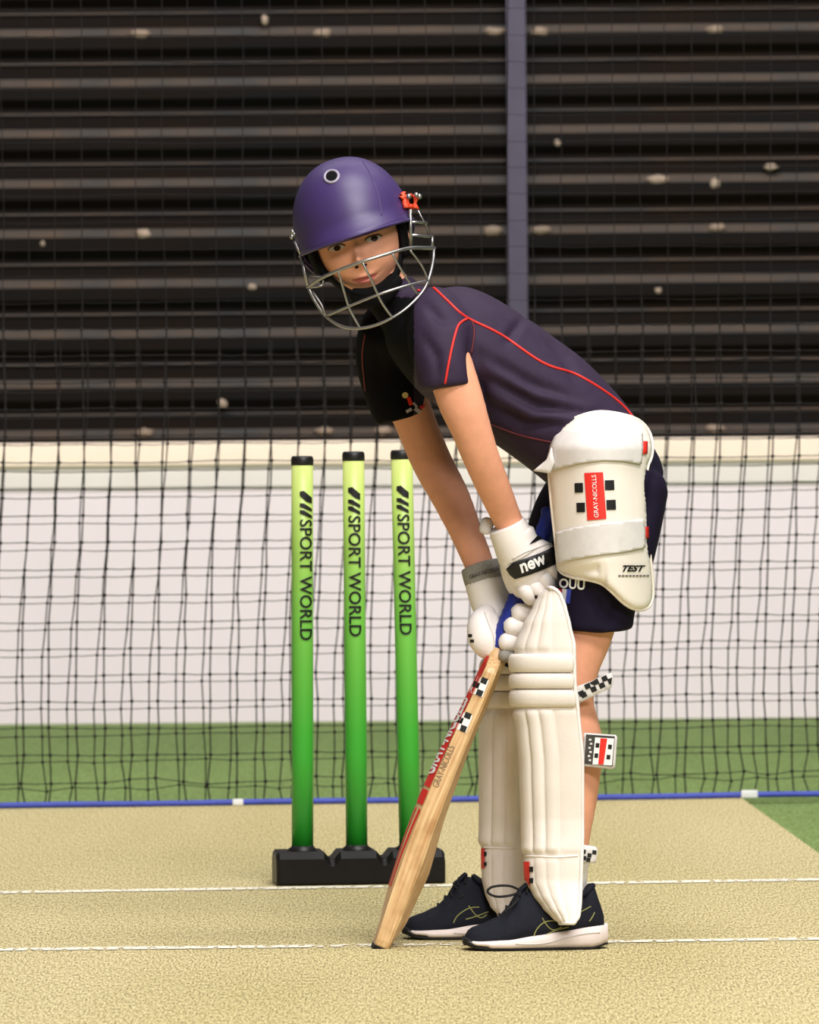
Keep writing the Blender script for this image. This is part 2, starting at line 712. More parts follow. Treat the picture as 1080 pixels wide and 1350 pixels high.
m_clad = mat('dark_brown_cladding', (27, 18, 12), 0.7, 0.2, 3, 0.1, 80, rgb2=(17, 18, 19), stretch=(0.6, 1, 6), spec=0.06)
m_ledge_lit = mat('painted_lit_ledge', (86, 72, 61), 0.9, 0.25, 7, spec=0.1, rgb2=(62, 62, 62), stretch=(0.8, 1, 1))  # paler tone paints overhead light onto the ledges and lip tops
clad = bpy.data.objects.new('wall_cladding', None)
clad.location = (0, WALL_Y + 0.1, zt)
COL.objects.link(clad)
props(clad, 'dark brown ribbed metal cladding above the white wall', kind='structure')
PER = 66.2 / WS
y0 = WALL_Y + 0.02
# one sheet: flat, thin lip half way, then an upward facing ledge
prof = [(0.0, 0.0), (0.0, 0.012), (0.028, 0.034), (0.028, 0.068), (0.022, 0.0695), (0.022, 0.072), (0.028, 0.077), (0.028, 0.090), (0.0, 0.112), (0.0, PER)]
X0, X1 = -5.5, 5.5
mepan = bpy.data.meshes.new('panel')
# closed section so that every sheet has depth
V2 = []
for x in (X0, X1):
    for dy_, dz_ in prof + [(0.075, PER), (0.075, 0.0)]:
        V2.append((x, dy_, dz_))
n_ = len(prof) + 2
Fc = [(i, (i + 1) % n_, n_ + (i + 1) % n_, n_ + i) for i in range(n_)] + [tuple(range(n_))[::-1], tuple(range(n_, 2 * n_))]
mepan.from_pydata(V2, [], Fc)
mepan.materials.append(m_clad)
mepan.materials.append(m_ledge_lit)
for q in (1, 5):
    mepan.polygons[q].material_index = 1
bmx = bmesh.new()
bmx.from_mesh(mepan)
bmesh.ops.recalc_face_normals(bmx, faces=bmx.faces)
bmx.to_mesh(mepan)
bmx.free()
NP = 11
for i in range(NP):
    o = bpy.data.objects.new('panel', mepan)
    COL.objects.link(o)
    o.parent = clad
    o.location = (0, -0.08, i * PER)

# pale fixing clips on the ledges and chipped paint marks
m_clip = mat('pale_clip', (132, 114, 98), 0.6, 0.2, 40)
m_chip = mat('bare_chip', (150, 132, 116), 0.8, 0.2, 60)


def blob_on_wall(name, px, py, w, h, m, seed):
    c = W(px, py, WALL_Y - B + 0.0185)
    rnd = random.Random(seed)
    bm = bmesh.new()
    n = 12
    ring = []
    for k in range(n):
        t = 2 * PI * k / n
        q = 0.75 + 0.4 * rnd.random()
        ring.append((c.x + math.cos(t) * w / WS / 2 * q, c.z + math.sin(t) * h / WS / 2 * q))
    fr = [bm.verts.new((x, c.y, z)) for x, z in ring]
    bk = [bm.verts.new((x, c.y + 0.03, z)) for x, z in ring]
    mid = bm.verts.new((c.x, c.y - 0.001, c.z))
    for k in range(n):
        bm.faces.new((mid, fr[(k + 1) % n], fr[k]))
        bm.faces.new((fr[k], fr[(k + 1) % n], bk[(k + 1) % n], bk[k]))
    return obj(name, bm, m, clad)


for i, (px, py) in enumerate([(184, 44), (425, 43), (652, 41), (712, 41), (944, 38), (650, 304), (713, 303), (946, 300),
                              (190, 570), (428, 568), (944, 565), (505, 568)]):
    blob_on_wall('fixing_clip', px, py, 26, 12, m_clip, i)
for i, (px, py, w, h) in enumerate([(189, 308, 20, 14), (868, 236, 32, 11), (1017, 220, 18, 9), (943, 242, 12, 14), (735, 188, 8, 9),
                                    (349, 26, 9, 13), (293, 532, 12, 13), (333, 378, 12, 9), (56, 321, 7, 7), (868, 383, 9, 8)]):
    blob_on_wall('paint_chip', px, py, w, h, m_chip, 50 + i)

# steel post in front of the cladding
m_post = mat('violet_grey_steel', (66, 60, 78), 0.6, 0.1, 12)
pb = W(685, 580, WALL_Y - B - 0.0)
pc = W(681.5, 200, WALL_Y - B)
px_ = (pb.x + pc.x) / 2
post = thing('steel_post', 'slim violet-grey steel post standing against the dark cladding', 'post', (px_, WALL_Y - 0.01, zt))
bm = bmesh.new()
wq = 12.5 / WS
box(bm, (px_ - wq, WALL_Y - 0.014, zt), (px_ + wq, WALL_Y - 0.004, 2.0))
box(bm, (px_ - wq, WALL_Y - 0.004, zt), (px_ - wq + 0.006, WALL_Y + 0.018, 2.0))
box(bm, (px_ + wq - 0.006, WALL_Y - 0.004, zt), (px_ + wq, WALL_Y + 0.018, 2.0))
obj('channel', bm, m_post, post, smooth=False)
bm = bmesh.new()
box(bm, (px_ - wq * 1.2, WALL_Y - 0.018, zt), (px_ + wq * 1.2, WALL_Y + 0.018, zt + 0.012), 0.002)
obj('foot_plate', bm, m_post, post, smooth=False)

# ------------------------------------------------------------------ nets
NS = F / 13.0
PIT = 35.0 / NS


def make_net(name, label, xph, zph, zmax, rv, rh, dy, lean, seed, group):
    th = thing(name, label, 'net', (0, net_y(0) + dy, 0.0), group)
    rnd = random.Random(seed)
    nc, nrw = 84, int(zmax / PIT) + 1
    X = [[0] * (nrw + 1) for _ in range(nc)]
    for i in range(nc):
        wob = [rnd.uniform(-1, 1) for _ in range(nrw + 1)]
        bunch = noise.noise(Vector((i * 0.37, seed, 0)))
        for j in range(nrw + 1):
            z = 0.003 if j == 0 else zph + (j - 1) * PIT
            py_ = 1058 - z * NS
            k = max(0.0, min(1.0, (py_ - 560) / 330))
            low = max(0.0, (py_ - 985) / 70)
            x = (i - nc / 2 + 0.5) * PIT + xph - lean * k / NS + (wob[j] * 1.3 + 5.0 * noise.noise(Vector((i * 0.23, j * 0.16, seed)))) / NS
            x += low * (6 * wob[j] + 22 * max(0, bunch - 0.15) * math.sin(j * 2.1 + i)) / NS * (0.25 if j == 0 else 1)
            zz = z + (2.2 * noise.noise(Vector((i * 0.31, j * 0.5, seed + 9)))) / NS
            if j:
                zz += low * rnd.uniform(-5, 5) / NS * (1 + 2 * max(0, bunch))
            yy = net_y(x) + dy + 0.02 * noise.noise(Vector((i * 0.15, j * 0.2, seed + 4)))
            X[i][j] = Vector((x, yy, zz))
    V, Fc = [], []

    def seg(a, b, r, sag=0.0):
        t = (b - a).normalized()
        u = Vector((0, 1, 0))
        v = t.cross(u).normalized()
        pts = [a, b] if not sag else [a, (a + b) / 2 - Vector((0, 0, sag)), b]
        k0 = len(V)
        for p in pts:
            V.extend([p + v * r, p + u * r, p - v * r, p - u * r])
        for q in range(len(pts) - 1):
            for k in range(4):
                Fc.append((k0 + q * 4 + k, k0 + q * 4 + (k + 1) % 4, k0 + q * 4 + 4 + (k + 1) % 4, k0 + q * 4 + 4 + k))

    for i in range(nc):
        for j in range(nrw):
            up = 0.55 if X[i][j].z > 0.98 else 1.0
            seg(X[i][j], X[i][j + 1], rv * up)
    obj('vertical_twine', ([tuple(v) for v in V], [], Fc), m_twine, th, smooth=False)['kind'] = 'stuff'
    V, Fc = [], []
    for i in range(nc - 1):
        for j in range(1, nrw + 1):
            up = 0.55 if X[i][j].z > 0.98 else 1.0
            seg(X[i][j], X[i + 1][j], rh * up, rnd.uniform(0, 0.0016))
    obj('horizontal_twine', ([tuple(v) for v in V], [], Fc), m_twine, th, smooth=False)['kind'] = 'stuff'
    V, Fc = [], []
    for i in range(nc):
        for j in range(1, nrw + 1):
            r = rv * (3.3 if X[i][j].z < 0.98 else 1.0)
            k0 = len(V)
            c = X[i][j]
            for d in ((1, 0, 0), (0, 1, 0), (-1, 0, 0), (0, -1, 0), (0, 0, 1), (0, 0, -1)):
                V.append(c + Vector(d) * r)
            for k in range(4):
                Fc.append((k0 + k, k0 + (k + 1) % 4, k0 + 4))
                Fc.append((k0 + (k + 1) % 4, k0 + k, k0 + 5))
    obj('knot', ([tuple(v) for v in V], [], Fc), m_twine, th, smooth=True)['kind'] = 'stuff'
    return th


net1 = make_net('practice_net', 'tall black square-mesh net hanging to the blue cord on the turf', 0.018, 0.052, 1.75, 0.0016, 0.0010, 0.0, 14, 3,
                'black nets behind the stumps')
net2 = make_net('practice_net', 'shorter black overlay net doubled just behind the tall net', 0.018, 0.034, 0.98, 0.0014, 0.0009, 0.09, 26, 11,
                'black nets behind the stumps')
bm = bmesh.new()
cp = []
for i in range(61):
    x = -2.35 + 4.7 * i / 60
    cp.append((x, net_y(x) - 0.012, 0.0065 + 0.0006 * math.sin(i)))
tube(bm, cp, 0.0062, 8)
cord = obj('bottom_cord', bm, m_cord, None)
props(cord, 'blue cord lying along the foot of the net', 'cord')
for i, (px, w, h) in enumerate([(987, 22, 10), (311, 14, 8)]):
    c = G(px, 1055)
    x = (px - 540) / F * net_y(0)
    y = net_y(x) - 0.012
    bm = bmesh.new()
    box(bm, (x - w / NS / 2, y - 0.009, 0.0005), (x + w / NS / 2, y + 0.009, 0.0005 + h / NS), 0.003)
    tg = obj('cord_clip', bm, m_tag, None)
    props(tg, 'larger white clip on the blue cord, near the green turf edge' if i == 0 else 'small white clip on the blue cord, left of the stumps', 'clip')

# ------------------------------------------------------------------ stumps
gb = G(470, 1167)
SD = gb.y + 0.055
DS = SD - B
st = thing('stump_set', 'set of three lime-green spring stumps in a black base', 'stumps', (gb.x, SD, 0))
ROT = math.radians(6)


def sbase(u, v, z):
    return Vector((gb.x + u * math.cos(ROT) - v * math.sin(ROT), SD + u * math.sin(ROT) + v * math.cos(ROT), z))


SSC = F / SD
uL, uR = (362 - 471) / SSC, (585 - 471) / SSC
bm = bmesh.new()
# block profile along u with two notches in the top, extruded in depth, edges chamfered
zt_ = 0.057


def topz(u):
    px = 471 + u * SSC
    z = zt_
    for c in (436, 505):
        d = abs(px - c)
        if d < 11:
            z = min(z, zt_ - 0.009 * (1 - max(0, d - 5) / 6.0) if d > 5 else zt_ - 0.009 - 0.004 * math.sqrt(max(0, 1 - (d / 5) ** 2)))
    return z


NU = 110
secs = []
for i in range(NU + 1):
    u = uL + (uR - uL) * i / NU
    e = min(u - uL, uR - u)
    ins = 0.006 * max(0, 1 - e / 0.006) ** 2
    z1 = topz(u) - ins
    hv = 0.052 - ins
    secs.append([bm.verts.new(sbase(u, v, z)) for v, z in ((-hv, 0.004), (-hv + 0.003, 0.0), (hv - 0.003, 0.0), (hv, 0.004), (hv, z1 - 0.012), (hv - 0.012, z1),
                                                           (-hv + 0.012, z1), (-hv, z1 - 0.012))])
for A, D in zip(secs, secs[1:]):
    for k in range(8):
        bm.faces.new((A[k], A[(k + 1) % 8], D[(k + 1) % 8], D[k]))
bm.faces.new(secs[0][::-1])
bm.faces.new(secs[-1])
sb = obj('base', bm, m_baseblack, st, smooth=False)
m_st = stump_mat(W(466, 604, DS).z, 0.05)
for i, (tx, ty, bx_, by_) in enumerate([(398.5, 601, 399, 1124), (466, 595, 470.5, 1122), (529.5, 593, 541, 1121)]):
    u = (bx_ - 471) / SSC
    bot = sbase(u, 0, 0.052)
    topp = W(tx, ty, bot.y - B)
    bot.x = W(bx_, by_, bot.y - B).x
    ax = (topp - bot).normalized()
    L = (topp - bot).length
    R_ = 14.3 / SSC
    bm = bmesh.new()
    loft_world(bm, [tuple(bot + ax * L * t) + (R_ * q, R_ * q) for t, q in ((0, 1), (0.25, 1), (0.5, 1), (0.75, 1), (0.978, 1))], 28, 1, 0, 0)
    so = obj('stump', bm, m_st, st)
    bm = bmesh.new()
    cpt = [(0.976, 1.0), (0.979, 1.04), (0.990, 1.04), (0.996, 1.0), (0.9995, 0.9), (1.0, 0.5)]
    loft_world(bm, [tuple(bot + ax * L * t) + (R_ * q, R_ * q) for t, q in cpt], 28, 1, 0, 0)
    obj('cap', bm, m_cap, so)
    bm = bmesh.new()
    loft_world(bm, [tuple(bot + ax * t) + (R_ * q, R_ * q) for t, q in ((-0.004, 1.35), (0.008, 1.3), (0.011, 1.05), (0.013, 1.02))], 24, 1, 0, 0)
    obj('collar', bm, m_cap, so)
    tr = bvh(so)
    ox, oy = [(395.5, 648), (459.5, 643), (523.5, 641)][i]
    lean_ = (bx_ - tx) / (by_ - ty)
    wd = 15.0
    text_patch('lettering', 'SPORT WORLD', (ox + lean_ * 36, oy + 37), (lean_ * 159, 159), (wd, 0), tr, m_black, so, bold=0.012)
    for k, (y_, h_) in enumerate(((0, 9), (15.5, 4.2), (24.5, 4.2))):
        q = [(ox, oy + y_), (ox + 5, oy + y_ - (1 if k == 0 else 0)), (ox + wd, oy + y_ + 7 + (1 if k == 0 else 0)), (ox + wd, oy + y_ + 7 + h_), (ox + 8 if k == 0 else ox + 9, oy + y_ + 4 + h_),
             (ox, oy + y_ + h_ - (4 if k == 0 else 0))]
        patch('emblem', q, tr, m_black, so, 0.0014, 3)

# ------------------------------------------------------------------ the batter
CB = G(720, 1245)
per = thing('person', 'child batter in navy shirt and shorts bending forward with hands on the bat', 'person', (CB.x, 9.5, 0))

# --- skin: head, neck, trunk, arms and legs as one body
bm = bmesh.new()
loft(bm, [(800, 640, 0, 45, 80), (760, 595, 0, 46, 78), (690, 525, 0, 50, 82), (610, 462, 0, 52, 92), (555, 428, 0, 45, 90)], 24)
loft(bm, [(550, 425, 0.0, 38, 40), (528, 402, 0.0, 32, 34), (505, 372, 0.0, 31, 34), (490, 345, 0, 30, 36)], 20)
# near arm, then far arm
loft(bm, [(578, 435, -0.10, 30, 34), (592, 480, -0.135, 31, 32), (608, 530, -0.14, 30.5, 30), (620, 562, -0.135, 27, 27), (634, 602, -0.12, 24.5, 25),
          (652, 645, -0.09, 22.5, 22), (668, 682, -0.06, 20, 19), (682, 715, -0.045, 19, 17)], 20)
loft(bm, [(512, 452, 0.09, 30, 32), (530, 510, 0.12, 30, 30), (549, 560, 0.125, 28, 28), (570, 610, 0.12, 27.5, 26), (594, 655, 0.10, 26, 24),
          (616, 705, 0.075, 22, 21), (634, 750, 0.055, 20, 18), (642, 780, 0.045, 18, 17)], 20)
# near leg, far leg
loft(bm, [(800, 660, -0.07, 44, 45), (795, 740, -0.078, 40, 40), (772, 830, -0.078, 38, 33), (757, 878, -0.078, 34, 31), (752, 925, -0.078, 31, 30), (758, 978, -0.078, 37, 32),
          (757, 1040, -0.078, 33, 30), (753, 1100, -0.076, 26, 26), (750, 1150, -0.075, 22, 22), (748, 1195, -0.075, 24, 22)], 20)
loft(bm, [(785, 660, 0.07, 44, 45), (755, 740, 0.085, 42, 42), (718, 835, 0.10, 42, 42), (698, 880, 0.10, 36, 36), (690, 930, 0.10, 31, 34), (692, 985, 0.10, 36, 36),
          (690, 1045, 0.10, 32, 32), (684, 1105, 0.10, 26, 26), (680, 1150, 0.10, 22, 22), (676, 1195, 0.10, 24, 22)], 20)
body = obj('body', bm, m_skin, per)
fuse(body, 0.006, 6)

# head sculpted on its own grid and joined into the same mesh
HC = W(473, 318, 0.0)
hr, hu, hf = None, None, None
rollh = math.radians(14.5)
hr = Vector((math.cos(rollh), 0, math.sin(rollh)))
hu = Vector((-math.sin(rollh), 0, math.cos(rollh)))
yaw = math.radians(-5)
hf = Vector((0, -1, 0))
hr, hf = (hr * math.cos(yaw) - hf * math.sin(yaw)), (hf * math.cos(yaw) + hr * math.sin(yaw))


def head_pt(r, u, f_):
    return HC + (hr * r + hu * u + hf * f_) / S


def gau(x, y, cx, cy, sx, sy):
    return math.exp(-(((x - cx) / sx) ** 2 + ((y - cy) / sy) ** 2))


NH, NV = 120, 100
bmh = bmesh.new()
grid = []
lipmask = []
for j in range(NV + 1):
    v = PI * j / NV
    row = []
    for i in range(NH):
        t = 2 * PI * i / NH
        sx, sf, su = math.sin(v) * math.sin(t), math.sin(v) * math.cos(t), math.cos(v)
        low = max(0.0, -su)
        wv = 59 * (1 - 0.36 * low ** 1.7)
        r_ = sx * wv
        u_ = su * (90 if su > 0 else 78)
        fr = 66 * (1 - 0.10 * low ** 2) if sf > 0 else 80 * (1 - 0.35 * low)
        f_ = sf * fr
        if sf > 0:
            # flatten the face plane, then features
            f_ = 66 * math.copysign(abs(sf) ** 0.85, sf) * (1 - 0.04 * low)
            front = min(1, sf * 2)
            d = 0
            d += 18 * gau(r_, u_, 0, -26, 6.5, 8) + 7 * gau(r_, u_, 0, -14, 5, 12)           # nose tip, bridge
            d += 4.5 * (gau(r_, u_, -7, -30, 4, 4) + gau(r_, u_, 7, -30, 4, 4))               # nostril wings
            d -= 7 * (gau(r_, u_, -25, -2, 14, 9) + gau(r_, u_, 25, -2, 14, 9))               # sockets
            d += 3.5 * (gau(r_, u_, -25, -4, 9, 5) + gau(r_, u_, 25, -4, 9, 5))               # lids over the eyeballs
            d += 3 * gau(r_, u_, 0, 14, 40, 7)                                               # brow
            d += 5 * (gau(r_, u_, -30, -30, 16, 14) + gau(r_, u_, 30, -30, 16, 14))           # cheeks
            um = u_ - 0.011 * r_ * r_
            d += 4 * gau(r_, um, 0, -48.5, 16, 3.6) + 4.5 * gau(r_, um, 0, -55.5, 13, 4)            # lips
            d -= 3.6 * gau(r_, um, 0, -51.8, 18, 1.7)                                          # mouth line
            d += 7 * gau(r_, u_, 0, -72, 16, 9)                                              # chin
            d -= 2 * gau(r_, u_, 0, -64, 14, 4)
            f_ += d * front
        row.append(bmh.verts.new(head_pt(r_, u_, f_)))
    grid.append(row)
lipf = []
for j in range(NV):
    for i in range(NH):
        q = (grid[j][i], grid[j][(i + 1) % NH], grid[j + 1][(i + 1) % NH], grid[j + 1][i])
        fc = bmh.faces.new(q)
        c = sum((v_.co for v_ in q), Vector()) / 4
        rr, uu, ff = ((c - HC).dot(a_) * S for a_ in (hr, hu, hf))
        uu -= 0.011 * rr * rr
        w_ = max(0, 1 - (rr / 19) ** 2)
        if ff > 30 and (-51.5 < uu < -51.5 + 4.0 * w_ ** 0.8 - (1.3 * math.exp(-(rr / 3) ** 2)) or -51.5 - 5.6 * w_ ** 0.9 < uu <= -51.5) and abs(rr) < 19:
            fc.material_index = 1
bmesh.ops.remove_doubles(bmh, verts=bmh.verts, dist=1e-5)
bmesh.ops.recalc_face_normals(bmh, faces=bmh.faces)
bmb = bmesh.new()
bmb.from_mesh(body.data)
meh = bpy.data.meshes.new('h')
bmh.to_mesh(meh)
bmb.from_mesh(meh)
bmb.to_mesh(body.data)
body.data.materials.append(m_lip)
body.data.polygons.foreach_set('use_smooth', [True] * len(body.data.polygons))
tr_head = BVHTree.FromBMesh(bmh)
bmb.free()
bmh.free()


def hp(r, u):         # pixel of a head coordinate on the face
    c, s_ = math.cos(rollh), math.sin(rollh)
    x0, y0_ = 473 + 0, 318
    return x0 + r * c - u * s_ - 5.5, y0_ - r * s_ - u * c


for sgn in (-1, 1):
    ey = hp(25 * sgn, -3)
    ang = -14.5
    bmq = bmesh.new()
    eye = patch('eye', ellipse(ey[0], ey[1], 10.5, 3.5, ang), tr_head, m_eyewhite, per, 0.0007, 2.5)
    patch('iris', ellipse(ey[0] + 1, ey[1], 4.6, 3.7, ang), tr_head, m_iris, eye, 0.0012, 2.5)
    lid = [hp(25 * sgn + x, -3 + 3.9 * math.sqrt(max(0, 1 - (x / 11.5) ** 2)) + 0.3) for x in (-11.5, -8, -4, 0, 4, 8, 11.5)]
    seam('eyelid', lid, tr_head, m_hair, eye, 0.0011, 4, 0.0006)
    brow = [hp((25 + x) * sgn, 9 + 2.6 * math.cos(x / 12)) for x in (-14, -7, 0, 7, 14)]
    P_ = catmull([tuple(p) for p in brow], 4)
    bm = bmesh.new()
    tube(bm, [onto(tr_head, x, y, 0.0) for x, y in P_], [0.0011 + 0.0012 * math.sin(PI * k / (len(P_) - 1)) for k in range(len(P_))], 6)
    obj('eyebrow', bm, m_hair, per)
for sgn in (-1, 1):
    nq = hp(5.5 * sgn, -33.5)
    patch('nostril', ellipse(nq[0], nq[1], 2.6, 1.7, -14), tr_head, m_blackpad, per, 0.0006, 1.5)
# ear and hair at the side under the helmet
bm = bmesh.new()
ec = head_pt(58, -14, -6)
for k in range(2):
    pass
tube(bm, [head_pt(58 + 6 * math.sin(PI * k / 12), -14 + 17 * math.cos(2 * PI * k / 24 - 0.4), -6 + 9 * math.sin(2 * PI * k / 24 - 0.4)) for k in range(22)], 0.0034, 8)
loft_world(bm, [tuple(head_pt(58, -26, -6)) + (0.006, 0.009), tuple(head_pt(59, -14, -7)) + (0.008, 0.013), tuple(head_pt(59, -2, -8)) + (0.006, 0.012)], 12)
obj('ear', bm, m_skin, per)
bm = bmesh.new()
for k in range(46):
    x = 47 + 10 * random.random()
    f0 = 24 - (x - 47) * 2.2 + random.uniform(-4, 4)
    p0 = head_pt(x, 22, f0)
    pts_ = [head_pt(x + 0.6 * q, 22 - 7 * q - random.uniform(0, 2), f0 - 1.2 * q) for q in range(0, 5)]
    tube(bm, pts_, [0.0011, 0.0011, 0.001, 0.0008, 0.0003], 5)
obj('hair', bm, m_hair, per)['kind'] = 'stuff'

# --- shirt
bm = bmesh.new()
loft(bm, [(800, 618, 0, 70, 106), (765, 577, 0, 75, 104), (715, 532, 0, 80, 108), (655, 490, 0, 81, 116), (600, 455, 0, 79, 124), (557, 428, 0, 62, 112), (535, 408, 0, 40, 60)],
     28, 5, 0.15, 0.5)
loft(bm, [(545, 420, 0, 44, 48), (522, 395, 0, 37, 42), (512, 383, 0, 35, 40)], 20, 4, 0.4, 0.05)
loft(bm, [(572, 412, -0.07, 36, 40), (580, 440, -0.115, 43, 42), (587, 475, -0.135, 42, 42), (592, 512, -0.14, 39, 41)], 24, 5, 0.6, 0.03)
loft(bm, [(515, 430, 0.07, 40, 44), (512, 462, 0.11, 45, 46), (518, 500, 0.125, 44, 44), (531, 550, 0.13, 38, 42)], 24, 5, 0.6, 0.03)
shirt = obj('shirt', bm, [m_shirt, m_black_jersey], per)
fuse(shirt, 0.0048, 9)


def crease_mesh(o, lines):
    """pull soft cloth folds into a garment along picture polylines: (points, width_px, depth_m)"""
    me = o.data
    nor = [v.normal.copy() for v in me.vertices]
    for vi, v in enumerate(me.vertices):
        n = nor[vi]
        if n.y > 0.35:
            continue
        x, y = PX(v.co)
        d = 0
        for pts, w, dep in lines:
            best, tt = 1e9, 0
            L = len(pts) - 1
            for i in range(L):
                (ax, ay), (bx, by) = pts[i], pts[i + 1]
                dx, dy = bx - ax, by - ay
                t = max(0, min(1, ((x - ax) * dx + (y - ay) * dy) / (dx * dx + dy * dy)))
                q = math.hypot(x - ax - t * dx, y - ay - t * dy)
                if q < best:
                    best, tt = q, (i + t) / L
            if best < w * 3:
                d += 1.35 * dep * math.exp(-(best / w) ** 2) * math.sin(PI * min(1, max(0, 0.08 + 0.84 * tt)))
        if d:
            v.co += n * d
    me.update()


crease_mesh(shirt, [
    ([(622, 440), (628, 490), (640, 545)], 9, -0.010),
    ([(640, 470), (700, 505), (770, 530)], 8, -0.006),
    ([(640, 500), (710, 535), (790, 545)], 9, -0.008),
    ([(645, 487), (705, 521), (780, 538)], 7, 0.005),
    ([(640, 535), (690, 560), (750, 560)], 8, -0.008),
    ([(650, 517), (705, 548), (770, 553)], 7, 0.005),
    ([(690, 420), (675, 440), (668, 452)], 6, -0.005),
    ([(720, 445), (745, 470), (765, 505)], 8, -0.005),
    ([(560, 400), (580, 420), (600, 424)], 7, -0.005),
    ([(556, 440), (575, 470), (578, 505)], 7, -0.004),
    ([(610, 380), (650, 410), (700, 440)], 9, 0.004),
    ([(490, 420), (495, 460), (505, 520)], 8, -0.004),
])
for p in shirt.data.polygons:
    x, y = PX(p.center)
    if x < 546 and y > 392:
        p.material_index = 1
tr_shirt = bvh(shirt)
seam('piping', [(552, 366), (572, 380), (590, 397), (614, 418), (660, 441), (715, 478), (760, 494), (800, 518), (824, 538), (838, 556)], tr_shirt, m_red_pipe, shirt, 0.0021)
seam('piping', [(616, 420), (605, 428), (599, 445), (593, 472), (587, 506)], tr_shirt, m_red_pipe, shirt, 0.0019)
seam('piping', [(614, 419), (622, 424), (625, 440), (621, 466)], tr_shirt, m_darkred, shirt, 0.0016)
seam('piping', [(645, 558), (685, 573), (728, 583)], tr_shirt, m_darkred, shirt, 0.0016)
seam('piping', [(482, 440), (478, 470), (482, 515)], tr_shirt, m_darkred, shirt, 0.0014)
m_gold = mat('crest_gold', (206, 186, 120), 0.6)
m_silver = mat('crest_silver', (176, 166, 170), 0.5, 0.1)
for nm, q, mm in (('crest', ellipse(534, 521, 4, 4), m_gold), ('crest', rect(540, 529, 5, 11, -20), m_red), ('crest', rect(539, 541, 8, 4, -30), m_silver),
                  ('crest', rect(550, 541, 9, 5, 35), m_silver), ('crest', rect(557, 536, 9, 4, -25), m_red), ('crest', rect(561, 553, 12, 4, 48), m_silver),
                  ('crest', rect(547, 534, 8, 3, 50), m_silver)):
    patch(nm, q, tr_shirt, mm, shirt, 0.0012, 2.5)

# --- shorts
bm = bmesh.new()
loft(bm, [(765, 585, 0, 66, 100), (795, 615, 0, 70, 108), (818, 645, 0, 66, 104)], 26, 5, 0.2, 0.6)
loft(bm, [(818, 640, -0.060, 64, 62), (808, 700, -0.075, 62, 56), (794, 760, -0.080, 60, 52), (786, 800, -0.080, 53, 48), (783, 832, -0.080, 52, 47)], 24, 5, 0.6, 0.03)
loft(bm, [(790, 640, 0.065, 62, 62), (760, 690, 0.085, 62, 60), (744, 740, 0.10, 55, 57), (738, 790, 0.10, 48, 54), (736, 824, 0.10, 46, 54)], 24, 5, 0.6, 0.03)
shorts = obj('shorts', bm, m_shorts, per)
fuse(shorts, 0.005, 7)
crease_mesh(shorts, [([(862, 620), (858, 670), (848, 720)], 8, -0.006), ([(770, 770), (790, 800), (800, 826)], 8, -0.006), ([(815, 770), (812, 800), (806, 826)], 7, -0.005)])
for v in shorts.data.vertices:
    x, y = PX(v.co)
    if x > 795 and y > 770:
        v.co.z += (x - 795) * 0.16 / S * min(1, (y - 770) / 60)
tr_shorts = bvh(shorts)
text_patch('lettering', 'OUU', (738, 775), (33, 3), (1, -13), tr_shorts, m_printwhite, shorts, bold=0.03)
for k, (x, mm) in enumerate(((740, m_red), (745.5, m_printwhite), (751, m_cord))):
    patch('flag_tab', [(x - 3, 776), (x + 3, 777), (x + 1, 798 - k), (x - 5, 797 - k)], tr_shorts, mm, shorts, 0.0014, 4)

# --- socks
for nm, px, dy_ in (('sock', 750, -0.075), ('sock', 677, 0.10)):
    bm = bmesh.new()
    loft(bm, [(px + 3, 1128, dy_, 25.5, 26), (px + 1, 1150, dy_, 24, 24), (px, 1175, dy_, 24, 24), (px - 1, 1200, dy_, 26, 24)], 20, 4, 0.02, 0.3)
    so_ = obj(nm, bm, m_sock, per)

# ------------------------------------------------------------------ helmet
RH = math.radians(16)
KC = (466, 300)
KW = W(KC[0], KC[1], 0.0)
kr = Vector((math.cos(RH), 0, math.sin(RH)))
ku = Vector((-math.sin(RH), 0, math.cos(RH)))
kf = Vector((0, -1, 0))


def kp(r, u, f_):
    return KW + (kr * r + ku * u + kf * f_) / S


hel = thing('helmet', 'purple cricket helmet with steel face grille on the batter\'s head', 'helmet', KW)
NT, NR = 72, 34
bm = bmesh.new()
rows = []
for j in range(NR + 1):
    row = []
    for i in range(NT):
        t = 2 * PI * i / NT               # 0 = forward
        cf = math.cos(t)
        ulow = -14 + 2.0 * math.sin(t) - (0 if cf > 0 else 44 * min(1, (-cf) * 1.6))
        v = j / NR
        # dome angle from pole to rim
        phi_end = PI / 2 + math.asin(max(-0.99, min(0.99, -ulow / 94.0)))
        ph = v * phi_end
        rad = math.sin(ph)
        rad = rad ** 0.92 if rad > 0 else 0
        u_ = 94 * math.cos(ph)
        fl = max(0, (v - 0.86) / 0.14)
        flare = 1 + 0.045 * fl ** 2 * max(0, cf + 0.25)
        brim = 13 * fl ** 1.3 * max(0, cf) ** 1.5
        r_ = 78.5 * rad * math.sin(t) * flare
        f_ = (98 if cf > 0 else 108) * rad * cf * flare + brim - 4
        row.append(bm.verts.new(kp(r_, u_ - 0, f_)))
    rows.append(row)
for j in range(NR):
    for i in range(NT):
        bm.faces.new((rows[j][i], rows[j][(i + 1) % NT], rows[j + 1][(i + 1) % NT], rows[j + 1][i]))
bmesh.ops.remove_doubles(bm, verts=bm.verts, dist=1e-5)
shell = obj('shell', bm, m_helmet, hel)
bake(shell, [('SOLIDIFY', dict(thickness=0.006, offset=-1))])
tr_shell = bvh(shell)
